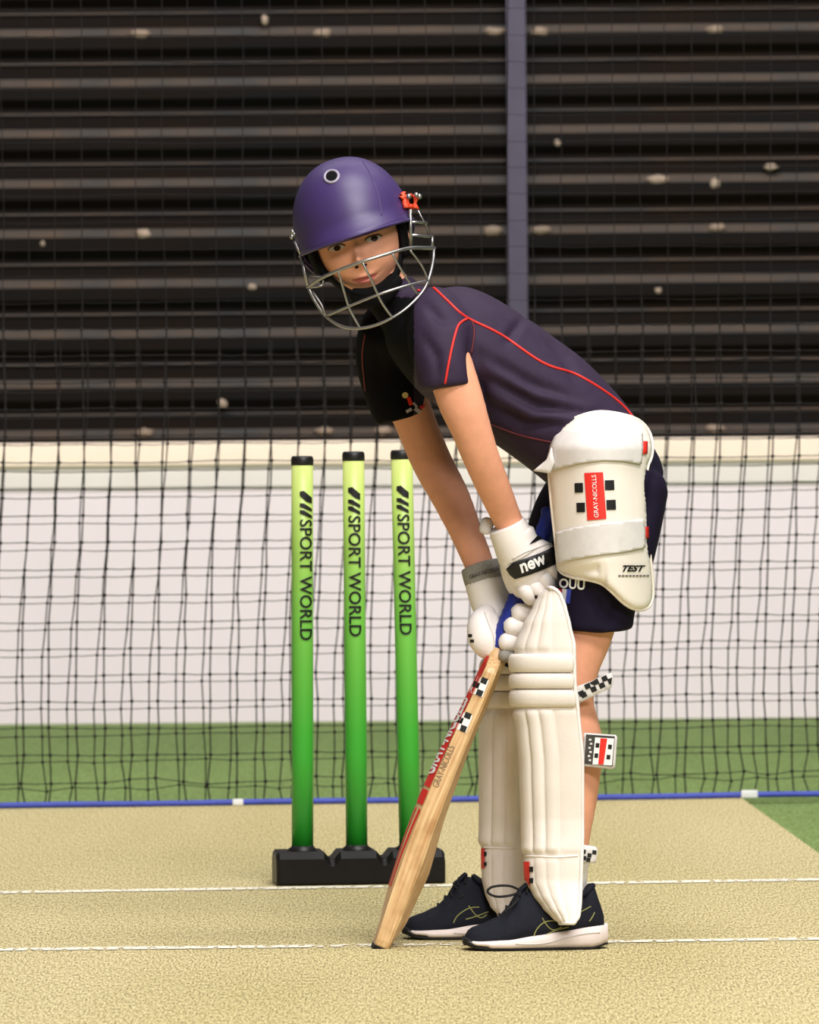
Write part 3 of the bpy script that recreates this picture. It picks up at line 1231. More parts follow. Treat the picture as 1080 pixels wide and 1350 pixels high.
# rim binding
bm = bmesh.new()
rim = []
for i in range(NT):
    t = 2 * PI * i / NT
    cf = math.cos(t)
    ulow = -14 + 2.0 * math.sin(t) - (0 if cf > 0 else 44 * min(1, (-cf) * 1.6))
    phi_end = PI / 2 + math.asin(-ulow / 94.0)
    rad = math.sin(phi_end) ** 0.92
    flare = 1 + 0.045 * max(0, cf + 0.25)
    rim.append(kp(78.5 * rad * math.sin(t) * flare, ulow, (98 if cf > 0 else 108) * rad * cf * flare + 13 * max(0, cf) ** 1.5 - 4))
tube(bm, rim, 0.0024, 8, closed=True)
obj('rim', bm, m_helmet, hel)
# padded liner at the sides and the back (dark)
bm = bmesh.new()
rows = []
for j in range(9):
    row = []
    for i in range(41):
        t = math.radians(62) + math.radians(236) * i / 40
        u_ = 8 - 66 * j / 8
        tuck = 1 - 0.10 * (j / 8) ** 2
        row.append(bm.verts.new(kp(70 * math.sin(t) * tuck, u_, 88 * math.cos(t) * tuck - 4)))
    rows.append(row)
for j in range(8):
    for i in range(40):
        bm.faces.new((rows[j][i], rows[j][i + 1], rows[j + 1][i + 1], rows[j + 1][i]))
ln = obj('liner', bm, m_blackpad, hel)
md = ln.modifiers.new('t', 'SOLIDIFY')
md.thickness = 0.008
# vents
for vx, vy in ((437.5, 233),):
    bm = bmesh.new()
    tube(bm, [onto(tr_shell, x, y, 0.0006) for x, y in ellipse(vx, vy, 9.2, 7.8, -18, 24)], 0.0022, 8, closed=True)
    obj('vent_ring', bm, mat('vent_grey', (150, 142, 158), 0.4), hel)
    patch('vent', ellipse(vx, vy, 8.6, 7.2, -18), tr_shell, m_blackpad, hel, 0.0010, 3)
seam('shell_seam', [(478, 213), (490, 232), (500, 262), (503, 284)], tr_shell, m_helmet, hel, 0.0011, 5, 0.0)
# chin strap and chin cup
bm = bmesh.new()
cs = [(60, -18, 6), (52, -50, 22), (38, -74, 44), (16, -92, 58), (-2, -95, 60), (-22, -88, 52), (-42, -66, 34), (-56, -36, 14), (-62, -14, 4)]
Pq = catmull(cs, 6)
for q0, q1 in zip(Pq, Pq[1:]):
    pass
vv = []
for q in Pq:
    c = kp(*q)
    out_ = (kr * q[0] * 0.5 + kf * q[2] * 0.6 + ku * q[1] * 0.4).normalized()
    vv.append((c, out_))
prev = None
for i, (c, o_) in enumerate(vv):
    t = (vv[min(i + 1, len(vv) - 1)][0] - vv[max(i - 1, 0)][0]).normalized()
    s_ = t.cross(o_).normalized() * 0.0085
    ring_ = [bm.verts.new(c + s_ + o_ * 0.002), bm.verts.new(c - s_ + o_ * 0.002), bm.verts.new(c - s_ - o_ * 0.002), bm.verts.new(c + s_ - o_ * 0.002)]
    if prev:
        for k in range(4):
            bm.faces.new((prev[k], prev[(k + 1) % 4], ring_[(k + 1) % 4], ring_[k]))
    prev = ring_
obj('chin_strap', bm, m_blackpad, hel)
bm = bmesh.new()
loft_world(bm, [tuple(kp(-24, -86, 48)) + (0.010, 0.008), tuple(kp(-6, -95, 56)) + (0.015, 0.010), tuple(kp(14, -95, 56)) + (0.016, 0.010), tuple(kp(34, -82, 42)) + (0.012, 0.009)], 14)
obj('chin_cup', bm, m_blackpad, hel)

# grille: pixel of the bar plus how far it stands forward
UC = 481.0


def gp(px, py, base=0.0):
    """a point on the bowed grille surface"""
    d = (px - KC[0]) * math.cos(RH) - (py - KC[1]) * math.sin(RH)
    u = min(1, abs(d - 4) / 96.0)
    fwd = 128 * math.sqrt(max(0, 1 - u * u)) - 4
    lowr = max(0, py - 360) / 70.0
    fwd *= 1 - 0.16 * min(1, lowr)
    return W(px, py, -fwd / S)


gr = obj('grille', tube(bmesh.new(), [gp(*p) for p in catmull([(406, 379), (421, 368), (450, 355), (478, 345), (510, 335), (541, 327), (573, 327)], 6)], 0.0026, 8), m_steel, hel)
bars = [
    ([(431, 416), (460, 404), (500, 388), (535, 377), (564, 370)], 0.0022),                                      # second cross bar
    ([(407, 380), (416, 398), (430, 417), (450, 430), (473, 433), (500, 427), (530, 411), (553, 390), (564, 372), (571, 345), (572, 328)], 0.0024),   # bottom hoop
    ([(446, 357), (454, 385), (461, 407), (474, 431)], 0.0017),
    ([(478, 346), (491, 372), (503, 398), (517, 418)], 0.0019),
    ([(517, 334), (533, 362), (552, 389)], 0.0016),
    ([(412, 384), (424, 402), (429, 416)], 0.0015),
    ([(541, 330), (556, 350), (564, 368)], 0.0015),
]
for pts_, r_ in bars:
    obj('bar', tube(bmesh.new(), [gp(*p) for p in catmull(pts_, 6)], r_, 8), m_steel, gr)
# right hand side frame below the hinge (image right) and its twin on the far side of the face
for pts_, r_ in (([(541, 276), (541.5, 300), (542, 327)], 0.0028), ([(542, 293), (552, 293), (563, 294)], 0.0021), ([(542, 310), (556, 311), (571, 312)], 0.0022),
                 ([(570, 312), (570, 327)], 0.0024), ([(551, 277), (562, 298), (566, 312)], 0.0013)):
    obj('side_bar', tube(bmesh.new(), [W(x, y, -0.045 + 0.0012 * (x - 541)) for x, y in pts_], r_, 8), m_steel, gr)
obj('side_bar', tube(bmesh.new(), [W(542, 327, -0.045), W(573, 327, -0.006)], 0.0027, 8), m_steel, gr)
for pts_, r_ in (([(398, 338), (401, 356), (407, 379)], 0.0026), ([(407, 379), (416, 378), (426, 376)], 0.002), ([(426, 376), (426, 369)], 0.002), ([(408, 363), (420, 364), (428, 366)], 0.002),
                 ([(388, 318), (392, 326), (398, 338)], 0.0022)):
    obj('side_bar', tube(bmesh.new(), [W(x, y, -0.03 - 0.0006 * (x - 398)) for x, y in pts_], r_, 8), m_steel, gr)
# hinges
hg = bmesh.new()
for q in ([(527, 255), (541, 255), (541, 260), (533, 261), (535, 270), (543, 271), (544, 276), (531, 275)], [(544, 256), (552, 262), (549, 268), (553, 276), (543, 274), (546, 266)]):
    v_, f_ = fill(q, 3)
    base_ = [hg.verts.new(onto(tr_shell, x, y, 0.004) if x < 541 else W(x, y, -0.03)) for x, y in v_]
    for t_ in f_:
        hg.faces.new([base_[k] for k in t_])
hgo = obj('hinge', hg, m_orange, hel)
md = hgo.modifiers.new('t', 'SOLIDIFY')
md.thickness = 0.006
md.offset = 0
for x, y, z in ((539, 259, -0.052), (549, 257, -0.04), (553, 259, -0.036), (386, 306, -0.02), (385, 312, -0.02), (388, 309, -0.02)):
    bm = bmesh.new()
    bmesh.ops.create_uvsphere(bm, u_segments=10, v_segments=8, radius=0.0042)
    bmesh.ops.translate(bm, verts=bm.verts, vec=W(x, y, z))
    obj('screw', bm, m_steel, hel)

# ------------------------------------------------------------------ thigh guard
GO = [(724, 622), (726, 600), (733, 572), (750, 556), (770, 547), (792, 543), (818, 546), (840, 553), (854, 566), (860, 584), (859, 602), (853, 620), (853, 660), (855, 715),
      (859, 750), (861, 780), (858, 796), (850, 803), (838, 803), (824, 796), (806, 779), (793, 769), (775, 764), (755, 761), (740, 754), (736, 744), (733, 715), (728, 670)]
tg_ = thing('thigh_guard', 'cream thigh guard with red and black logo strapped to the near thigh', 'thigh guard', W(795, 770, -0.14))
GOs = catmull(GO, 3, True)


def guard_depth(x, y):
    cx = 792 + (y - 680) * 0.03
    d = -0.176 + 0.075 * ((x - cx) / 70) ** 2
    if y > 740:
        d += 0.00035 * (y - 740) * (0.4 if x > 800 else 1.0)
    if y < 590:
        d += 0.0009 * (590 - y)
    return d


v_, f_ = fill(GOs, 3.2)
vw = []
for x, y in v_:
    e = min(1, edge_dist((x, y), GOs) / 9)
    puff = 0.011 * (1 - math.sqrt(max(0, 1 - (1 - e) ** 2)))
    ridge = 0.006 * math.exp(-((y - (762 - (x - 735) * 0.20)) / 7) ** 2) if x < 790 else 0
    vw.append(tuple(W(x, y, guard_depth(x, y) + puff + ridge)))
gd = obj('guard_body', (vw, [], f_), m_guard, tg_)
md = gd.modifiers.new('t', 'SOLIDIFY')
md.thickness = 0.016
bmq = bmesh.new()
bmq.from_mesh(gd.data)
bmesh.ops.recalc_face_normals(bmq, faces=bmq.faces)
if sum((f.normal.y for f in bmq.faces)) > 0:
    bmesh.ops.reverse_faces(bmq, faces=bmq.faces)
bmq.to_mesh(gd.data)
bmq.free()
md.offset = -1
tr_g = bvh(gd)
# edge binding
seam_pts = [(x + (790 - x) * 0.012, y + (670 - y) * 0.008) for x, y in GOs]
bm = bmesh.new()
tube(bm, [W(x, y, guard_depth(x, y) + 0.012) for x, y in GOs], 0.0028, 8, closed=True)
obj('binding', bm, m_guard, tg_)
patch('strap', [(724, 622), (727, 592), (734, 577), (746, 568), (800, 569), (845, 572), (845, 590), (843, 612), (820, 608), (795, 607), (765, 611), (745, 616)], tr_g, m_strap, tg_, 0.0034, 3, 0.002)
patch('strap', [(735, 702), (760, 695), (790, 690), (820, 687), (846, 684), (848, 700), (848, 722), (820, 728), (790, 732), (760, 737), (737, 743)], tr_g, m_strap, tg_, 0.0034, 3, 0.002)
bm = bmesh.new()
fl_ = [(728, 590), (722, 606), (704, 621), (726, 624), (732, 610)]
v_, f_ = fill(fl_, 5)
o_ = obj('waist_strap', ([tuple(W(x, y, -0.13 + 0.0005 * (728 - x))) for x, y in v_], [], f_), m_strap, tg_)
md = o_.modifiers.new('t', 'SOLIDIFY')
md.thickness = 0.004
patch('red_tab', rect(848.7, 590.5, 6.5, 16, 2), tr_g, m_red, tg_, 0.0025, 4, 0.001)
patch('red_tab', rect(850.5, 702, 6, 15, -4), tr_g, m_red, tg_, 0.0025, 4, 0.001)
lg = patch('logo', [(771, 623.5), (795, 622.5), (799.5, 684), (775, 686)], tr_g, m_red, tg_, 0.0015, 5)
for q in (rect(764, 643, 11, 12.5, -2), rect(803.5, 639.5, 12, 13, -2), rect(766.5, 669, 11, 12.5, -2), rect(805.5, 665.5, 12, 13, -2)):
    patch('logo_square', q, tr_g, m_black, lg, 0.0015, 5)
text_patch('lettering', 'GRAY-NICOLLS', (789.5, 682), (-3.4, -56), (-5.6, 0.3), tr_g, m_printwhite, lg, eps=0.0024)
text_patch('lettering', 'TEST', (820, 753.5), (30, 0), (0.5, -8.5), tr_g, m_black, tg_, shear=0.4, bold=0.04)
for k in range(9):
    patch('fine_print', rect(816.5 + 4.6 * k, 759, 3.6, 2.2), tr_g, m_inkgrey0, tg_, 0.0014, 2)

# ------------------------------------------------------------------ pads
SEC = [(0.80, 0.98), (0.52, 0.95), (0.27, 0.82), (0.08, 0.50), (0.0, 0.08), (0.045, -0.34), (0.19, -0.68), (0.42, -0.88), (0.70, -0.97), (1.0, -0.98)]
SECS = catmull(SEC, 12)


def make_pad(name, label, XL, XR, dy0, dh, ytop, ybot, rolls, ribs, cut, parent_loc, group):
    th = thing(name, label, 'batting pad', parent_loc, group)
    n = len(SECS)
    near = [i for i in range(n) if SECS[i][1] <= 0.1]

    def sec_point(k, y, out=0.0, widen=0.0):
        sx, sd = SECS[k]
        a_, b_ = SECS[max(k - 1, 0)], SECS[min(k + 1, n - 1)]
        xl, xr = lerp_table(XL, y), lerp_table(XR, y)
        h = lerp_table(dh, y) * S
        t = Vector(((b_[0] - a_[0]) * (xr - xl), (b_[1] - a_[1]) * h))
        nr_ = Vector((t.y, -t.x))
        if nr_.length > 0:
            nr_.normalize()
        x = xl + (xr - xl) * sx + nr_.x * out
        d = sd * h + nr_.y * out
        return W(x, y, lerp_table(dy0, y) + d / S)

    def rib(k, y):
        sx, sd = SECS[k]
        s_ = sx if sd < 0.1 else -sx
        edges = ribs
        o = 0.0
        for e0, e1, amp in edges:
            if e0 <= s_ < e1:
                o = amp * (max(0, 1 - (2 * (s_ - e0) / (e1 - e0) - 1) ** 2)) ** 0.42
        return o

    ys = []
    y = ytop
    while y < ybot - 0.01:
        ys.append(y)
        y += 3.0
    ys.append(ybot)
    V, Fc = [], []
    for y in ys:
        # ribs fade into plain cover at the cut lines (knee rolls, instep seam)
        amp = 1.0
        for c in cut:
            amp *= 1 - math.exp(-((y - c) / 5.0) ** 2)
        if y > cut[-1]:
            amp *= 0.35
        if cut[0] - 6 < y < cut[1] + 3:
            amp = 0.0
        elif y < cut[0]:
            amp *= 0.6 * min(1, (y - ytop) / 45)
        for k in range(n):
            V.append(tuple(sec_point(k, y, rib(k, y) * amp)))
    for j in range(len(ys) - 1):
        for k in range(n - 1):
            Fc.append((j * n + k, j * n + k + 1, (j + 1) * n + k + 1, (j + 1) * n + k))
    o = obj('pad_cover', (V, [], Fc), m_pad, th)
    if sum(p.normal.y * p.area for p in o.data.polygons) > 0:
        bq = bmesh.new()
        bq.from_mesh(o.data)
        bmesh.ops.reverse_faces(bq, faces=bq.faces)
        bq.to_mesh(o.data)
        bq.free()
    md = o.modifiers.new('t', 'SOLIDIFY')
    md.thickness = 0.011
    md.offset = -1
    # binding round the edge
    bm = bmesh.new()
    edge = [sec_point(n - 1, y, 0) for y in ys] + [sec_point(k, ys[-1], 0) for k in range(n - 2, 0, -3)] + [sec_point(0, y, 0) for y in ys[::-1]] + \
           [sec_point(k, ys[0], 0) for k in range(2, n - 1, 3)]
    tube(bm, edge, 0.0030, 8, closed=True)
    obj('binding', bm, m_white, th)
    for y0_, y1_ in rolls:
        yc, hh = (y0_ + y1_) / 2, (y1_ - y0_) / 2
        bm = bmesh.new()
        rings = []
        for k in range(n):
            s = k / (n - 1)
            endf = min(1, math.sqrt(max(0, 1 - max(0, 1 - s / 0.05) ** 2)) + 0.02, math.sqrt(max(0, 1 - max(0, 1 - (1 - s) / 0.04) ** 2)) + 0.02)
            ring = []
            for q in range(14):
                t = 2 * PI * q / 14
                cx, cy = math.cos(t), math.sin(t)
                cx = math.copysign(abs(cx) ** 0.8, cx)
                cy = math.copysign(abs(cy) ** 0.8, cy)
                ring.append(bm.verts.new(sec_point(k, yc + cy * hh * endf, 2.0 + cx * 6.0 * endf)))
            rings.append(ring)
        for A, D in zip(rings, rings[1:]):
            for q in range(14):
                bm.faces.new((A[q], A[(q + 1) % 14], D[(q + 1) % 14], D[q]))
        bm.faces.new(rings[0][::-1])
        bm.faces.new(rings[-1])
        obj('knee_roll', bm, m_pad, th)
    return th, o


pn, pn_cover = make_pad('batting_pad', 'cream ribbed batting pad on the near leg with straps showing behind the calf',
                        [(775, 723), (779, 716), (784, 711), (800, 704), (825, 692), (850, 681), (862, 678), (932, 679), (960, 685), (1010, 689), (1110, 692), (1125, 691), (1163, 694), (1180, 703), (1197, 716),
                         (1210, 729), (1217, 738)],
                        [(775, 728), (779, 735), (784, 739), (800, 745), (825, 751), (850, 757), (900, 758), (935, 762), (1000, 768), (1100, 768), (1160, 766), (1190, 765), (1208, 763), (1217, 757)],
                        [(775, -0.085), (1080, -0.078), (1160, -0.092), (1217, -0.118)], [(775, 0.040), (820, 0.050), (862, 0.056), (1000, 0.055), (1120, 0.050), (1165, 0.046), (1217, 0.040)], 775, 1217,
                        [(862, 886.5), (887.5, 908), (909, 932)], [(-0.6, -0.25, 4), (-0.25, -0.05, 5), (-0.05, 0.17, 5.5), (0.17, 0.37, 6), (0.37, 0.60, 6), (0.60, 1.01, 2.2)],
                        [862, 932, 1128], W(745, 1215, -0.09), 'cream batting pads')
pf, pf_cover = make_pad('batting_pad', 'cream ribbed batting pad on the far leg, half hidden behind the bat',
                        [(800, 690), (830, 668), (862, 642), (890, 638), (932, 638), (960, 636), (1090, 636), (1112, 635), (1160, 637), (1178, 641), (1195, 648), (1206, 658)],
                        [(800, 700), (830, 716), (862, 724), (900, 725), (935, 725), (1000, 722), (1100, 716), (1160, 706), (1190, 698), (1206, 672)],
                        [(800, 0.105), (1090, 0.105), (1160, 0.09), (1206, 0.065)], [(800, 0.034), (862, 0.056), (1000, 0.054), (1120, 0.048), (1165, 0.044), (1206, 0.030)], 800, 1206,
                        [(868, 889), (890, 911), (912, 934)], [(-0.6, -0.25, 4), (-0.25, -0.05, 5), (-0.05, 0.17, 5.5), (0.17, 0.37, 6), (0.37, 0.60, 6), (0.60, 1.01, 2.2)],
                        [868, 934, 1118], W(660, 1204, 0.09), 'cream batting pads')
tr_pn, tr_pf = bvh(pn_cover), bvh(pf_cover)
tb = patch('logo_tab', [(691.5, 1136), (699, 1136), (699.5, 1172), (693, 1172)], tr_pn, m_red, pn, 0.0015, 4)
for y in (1146, 1161):
    patch('logo_square', rect(701.5, y, 5, 7), tr_pn, m_black, tb, 0.0018, 3)
tb = patch('logo_tab', [(635.5, 1117), (640, 1117), (640, 1145), (635.5, 1145)], tr_pf, m_red, pf, 0.0015, 4)
for y in (1126, 1139):
    patch('logo_square', rect(641, y, 3.5, 5), tr_pf, m_black, tb, 0.0018, 3)
seam('stitch_seam', [(692, 1128), (712, 1129), (735, 1130), (762, 1128)], tr_pn, m_white, pn, 0.0014)
seam('stitch_seam', [(637, 1117), (655, 1118), (680, 1119)], tr_pf, m_white, pf, 0.0014)


def slab(name, poly, depth, thick, m, parent, step=6):
    """a stiff strap end of real thickness, standing in the picture plane at a depth"""
    v_, f_ = fill(poly, step)
    o = obj(name, ([tuple(W(x, y, depth(x, y))) for x, y in v_], [], f_), m, parent)
    md = o.modifiers.new('t', 'SOLIDIFY')
    md.thickness = thick
    md.offset = 0
    return o


def strap_loop(parent, y0_, y1_, cx, rx, cy_d, ry, slope=0.0):
    """strap running round the back of the calf"""
    bm = bmesh.new()
    A_, D_ = [], []
    for k in range(25):
        t = -PI / 3.4 + (PI / 3.4 + PI / 2) * k / 24
        x = cx + rx * math.cos(t)
        d = cy_d + ry * math.sin(t)
        A_.append(bm.verts.new(W(x, y0_ + slope * (x - cx), d)))
        D_.append(bm.verts.new(W(x, y1_ + slope * (x - cx), d)))
    for k in range(24):
        bm.faces.new((A_[k], A_[k + 1], D_[k + 1], D_[k]))
    o = obj('strap', bm, m_strap, parent)
    md = o.modifiers.new('t', 'SOLIDIFY')
    md.thickness = 0.003
    return o


# upper strap with chequered end
dsp = lambda x, y: -0.128 - 0.0001 * (x - 760)
s1 = slab('strap', [(757, 906), (780, 898), (800, 888), (807, 887), (809, 898), (806, 907), (790, 914), (772, 923), (762, 928), (758, 924)], dsp, 0.004, m_strap, pn)
tr = bvh(s1)
for q in ((767, 914), (775, 904.5), (783, 908.5), (786, 899), (794, 903.5), (797.5, 894.5), (805.5, 897.5), (770, 916)):
    patch('checker', rect(q[0], q[1], 7.5, 7, -25), tr, m_black, s1, 0.0028, 4)
strap_loop(pn, 912, 926, 752, 31, -0.078, 0.034)
# middle strap with the logo plate
s2 = slab('strap', [(770, 966), (812, 969), (814, 972), (811, 1012), (806, 1014), (769, 1010)], dsp, 0.004, m_strap, pn)
tr = bvh(s2)
pz = patch('logo_plate', [(773, 968), (811, 970.5), (808, 1010.5), (770.5, 1007)], tr, mat('plate_grey', (58, 56, 52), 0.6, 0.3, 300), s2, 0.0026, 5)
patch('logo_plate', [(785, 972), (810, 973.5), (807, 1009), (781.5, 1007.5)], tr, m_printwhite, s2, 0.0030, 5)
patch('logo_plate', [(792, 973), (801, 973.6), (796, 1008), (789, 1007.5)], tr, m_red, s2, 0.0034, 5)
for q in ((788, 982.5), (804.5, 984.5), (786.5, 996), (802.5, 998)):
    patch('logo_square', rect(q[0], q[1], 5, 6, 5), tr, m_black, s2, 0.0034, 4)
for k in range(6):
    patch('logo_mark', rect(778.5 - k * 0.4 + (k % 2) * 1.6, 975 + 5.4 * k, 3.2, 2.6, 5), tr, m_strap, s2, 0.0032, 3)
strap_loop(pn, 976, 1006, 757, 37, -0.078, 0.036)
# lower strap
s3 = slab('strap', [(764, 1113), (785, 1116), (788, 1120), (786, 1138), (765, 1136)], dsp, 0.004, m_strap, pn)
tr = bvh(s3)
for q in ((770, 1122.5), (777.5, 1127.5), (784, 1123.5), (776, 1133.5), (770.5, 1131)):
    patch('checker', rect(q[0], q[1], 5.5, 5.5, 8), tr, m_black, s3, 0.0028, 4)
strap_loop(pn, 1118, 1134, 752, 27, -0.078, 0.030)

# ------------------------------------------------------------------ bat
bat = thing('cricket_bat', 'willow cricket bat with red stickers and blue grip, toe on the turf', 'cricket bat', G(493, 1248))
HT, SH, TO = W(729, 676, 0.0), W(647.5, 866, -0.012), None
toe_g = G(494, 1248)
TO = Vector((toe_g.x, toe_g.y, 0.001))
TO = W(494.5, 1249, toe_g.y - B)
axb = (TO - SH).normalized()
nb = Vector((-1, 0, 0)) - axb * (-axb.x)
nb.normalize()
wb = axb.cross(nb).normalized()
if wb.y > 0:
    wb = -wb                       # towards the camera
ROTB = math.radians(2.0)
nf = (nb * math.cos(ROTB) + wb * math.sin(ROTB)).normalized()     # face normal
wf = (wb * math.cos(ROTB) - nb * math.sin(ROTB)).normalized()     # near edge direction
LB = (TO - SH).length
NSEC = 60


def blade_sec(s):
    w = 0.047 * min(1, 0.50 + 0.5 * math.sin(min(1, s / 0.05) * PI / 2)) if s < 0.05 else 0.047
    w *= 1 if s < 0.96 else 1 - 0.12 * ((s - 0.96) / 0.04) ** 2
    bow = 0.0105 * math.sin(PI * min(1, s * 0.93 + 0.02)) ** 1.1 + 0.006 * (s - 0.2) * (s > 0.2) * (1 - s) - 0.001
    edge = lerp_table([(0, 0.017), (0.15, 0.022), (0.45, 0.027), (0.68, 0.030), (0.85, 0.027), (1, 0.021)], s)
    spine = lerp_table([(0, 0.026), (0.2, 0.030), (0.5, 0.038), (0.72, 0.046), (0.88, 0.038), (1, 0.023)], s)
    return w, bow, edge, spine


def blade_pt(s, n_, w_):
    w, bow, edge, spine = blade_sec(s)
    return SH + axb * (LB * s) + nf * (n_ + bow - 0.008 + 0.011) + wf * w_


def face_n(w_, w, s=0.5):
    crown = lerp_table([(0, 0.005), (0.2, 0.006), (0.5, 0.009), (0.62, 0.009), (0.8, 0.006), (0.92, 0.002), (1, 0.001)], s)
    return crown * (1 - (w_ / w) ** 2)


V, Fc, GR = [], [], []
for i in range(NSEC + 1):
    s = i / NSEC
    w, bow, edge, spine = blade_sec(s)
    sec = [(w - 0.002, 0.0), (w, -0.004), (w, -edge + 0.004), (w - 0.003, -edge), (w * 0.45, -(edge + (spine - edge) * 0.62)), (0.004, -spine), (-0.004, -spine),
           (-w * 0.45, -(edge + (spine - edge) * 0.62)), (-w + 0.003, -edge), (-w, -edge + 0.004), (-w, -0.004), (-w + 0.002, 0.0), (-w * 0.75, face_n(0.75, 1, s)), (-w * 0.5, face_n(0.5, 1, s)), (-w * 0.25, face_n(0.25, 1, s)), (0, face_n(0, 1, s)),
           (w * 0.25, face_n(0.25, 1, s)), (w * 0.5, face_n(0.5, 1, s)), (w * 0.75, face_n(0.75, 1, s))]
    for w_, n_ in sec:
        V.append(tuple(blade_pt(s, n_, w_)))
        GR.append((w_, n_, LB * s))
ns = 19
for i in range(NSEC):
    for k in range(ns):
        Fc.append((i * ns + k, i * ns + (k + 1) % ns, (i + 1) * ns + (k + 1) % ns, (i + 1) * ns + k))
Fc.append(tuple(range(ns))[::-1])
Fc.append(tuple(range(NSEC * ns, NSEC * ns + ns)))
blade = obj('blade', (V, [], Fc), m_wood, bat, smooth=False)
at = blade.data.attributes.new('grain', 'FLOAT_VECTOR', 'POINT')
at.data.foreach_set('vector', [c for g in GR for c in g])
tr_bl = bvh(blade)


def face_strip(name, s0, s1, w0, w1, m, off=0.0007, parent=None, k=30):
    V_, F_ = [], []
    for i in range(k + 1):
        t = i / k
        s = s0 + (s1 - s0) * t
        w = blade_sec(s)[0]
        for j in range(7):
            q = (w0(t) + (w1(t) - w0(t)) * j / 6) * w
            V_.append(tuple(blade_pt(s, face_n(q, w, s) + off, q)))
    for i in range(k):
        for j in range(6):
            F_.append((i * 7 + j, i * 7 + j + 1, (i + 1) * 7 + j + 1, (i + 1) * 7 + j))
    return obj(name, (V_, [], F_), m, parent or bat)


face_strip('sticker', 0.0, 0.46, lambda t: -0.94, lambda t: 0.94, m_red)
face_strip('sticker', 0.47, 0.52, lambda t: -0.94, lambda t: 0.94, m_red)
for c in (0.78, 0.35, -0.1, -0.5):
    face_strip('sticker_stripe', 0.535, 0.80, lambda t, c=c: c - 0.30 * t, lambda t, c=c: c + 0.16 - 0.26 * t, m_red)
# white lettering along the face
v_, f_ = text_tris('GRAY-NICOLLS', bold=0.03)
V_ = []
for a_, b_ in v_:
    s = 0.42 - 0.27 * a_
    w = blade_sec(s)[0]
    q = (0.86 - 1.5 * b_) * w
    V_.append(tuple(blade_pt(s, face_n(q, w, s) + 0.0014, q)))
obj('lettering', (V_, [], f_), m_printwhite, bat, smooth=False)
# chequered tapes on the edge
for cx, cy, sq in ((632, 905, ((638.5, 897.5), (628.5, 903), (632.5, 913.5))), (610.5, 951.5, ((617, 943.5), (607, 949.5), (611, 960.5)))):
    tp = patch('edge_tape', rect(cx, cy, 18, 24, 22), tr_bl, m_printwhite, bat, 0.0008, 3)
    for q in sq:
        patch('checker', rect(q[0], q[1], 8, 8, 22), tr_bl, m_black, tp, 0.0013, 3)
m_inkgrey = mat('grey_print', (120, 104, 84), 0.6)
text_patch('lettering', 'GRAY-NICOLLS', (578, 1039), (22, -54), (-8, -3.4), tr_bl, m_inkgrey, bat, eps=0.0008)
# toe guard
V, Fc = [], []
for s, gx in ((0.988, 1.02), (0.993, 1.03), (1.004, 1.0)):
    w, bow, edge, spine = blade_sec(min(s, 1))
    sec = [(w, 0.0006), (w, -edge), (0, -spine), (-w, -edge), (-w, 0.0006), (0, 0.003)]
    for w_, n_ in sec:
        q = blade_pt(min(s, 1), n_ * 1.03, w_ * gx)
        V.append(tuple(q + axb * (LB * (s - min(s, 1)))))
for i in range(2):
    for k in range(6):
        Fc.append((i * 6 + k, i * 6 + (k + 1) % 6, i * 6 + 6 + (k + 1) % 6, i * 6 + 6 + k))
Fc += [tuple(range(6))[::-1], tuple(range(12, 18))]
obj('toe_guard', (V, [], Fc), m_outsole, bat, smooth=False)
# handle: splice, then ribbed blue grip
bm = bmesh.new()
ah = (HT - SH).normalized()
hl = (HT - SH).length
c0 = SH + nf * -0.006
P_ = []
for i in range(60):
    t = i / 59
    r_ = 0.0165 + 0.0006 * math.sin(i * 2.2) - 0.002 * t + 0.004 * max(0, (t - 0.94) / 0.06)
    q = c0 + (HT - c0) * t
    P_.append(tuple(q) + (r_, r_))
loft_world(bm, P_[4:], 18, 1, 0.1, 0.4)
obj('grip', bm, m_blue, bat)
bm = bmesh.new()
loft_world(bm, [tuple(c0 + axb * 0.05) + (0.008, 0.012), tuple(c0 + axb * 0.02) + (0.012, 0.018), tuple(c0) + (0.0145, 0.020), tuple(c0 + ah * 0.02) + (0.0145, 0.0155)], 18, 4, 0.2, 0.1)
obj('splice', bm, m_wood, bat)

# ------------------------------------------------------------------ gloves
def capsule(name, pts, m, parent, n=16, sub=5, r0=0.8, r1=0.8):
    bm = bmesh.new()
    loft(bm, pts, n, sub, r0, r1)
    return obj(name, bm, m, parent)


# near (upper) glove: back of the hand to the camera
gl = thing('batting_glove', 'white batting glove of the upper hand, marked new on a black band', 'glove', W(700, 780, -0.03), 'white batting gloves')
bm = bmesh.new()
loft(bm, [(676, 702, -0.050, 29, 30), (682, 722, -0.048, 30, 29), (692, 741, -0.045, 32, 28), (702, 755, -0.040, 31, 25), (707, 761, -0.036, 26, 20)], 22, 5, 0.2, 0.5)
loft(bm, [(670, 742, -0.030, 12, 16), (676, 762, -0.026, 13, 16), (690, 780, -0.018, 12, 15)], 16)
loft(bm, [(702, 722, -0.046, 16, 22), (720, 730, -0.042, 15, 22), (730, 742, -0.036, 12, 20)], 16)
gb_ = obj('hand_back', bm, m_white, gl)
fuse(gb_, 0.0035, 6)
# flared cuff
bm = bmesh.new()
V_ = []
cc = [(668, 692, -0.058, 25, 26), (672, 701, -0.056, 26.5, 27), (679, 717, -0.052, 28, 28), (687, 731, -0.049, 29.5, 28)]
loft(bm, cc, 24, 5, 0.0, 0.0)
cu = obj('cuff', bm, m_white, gl)
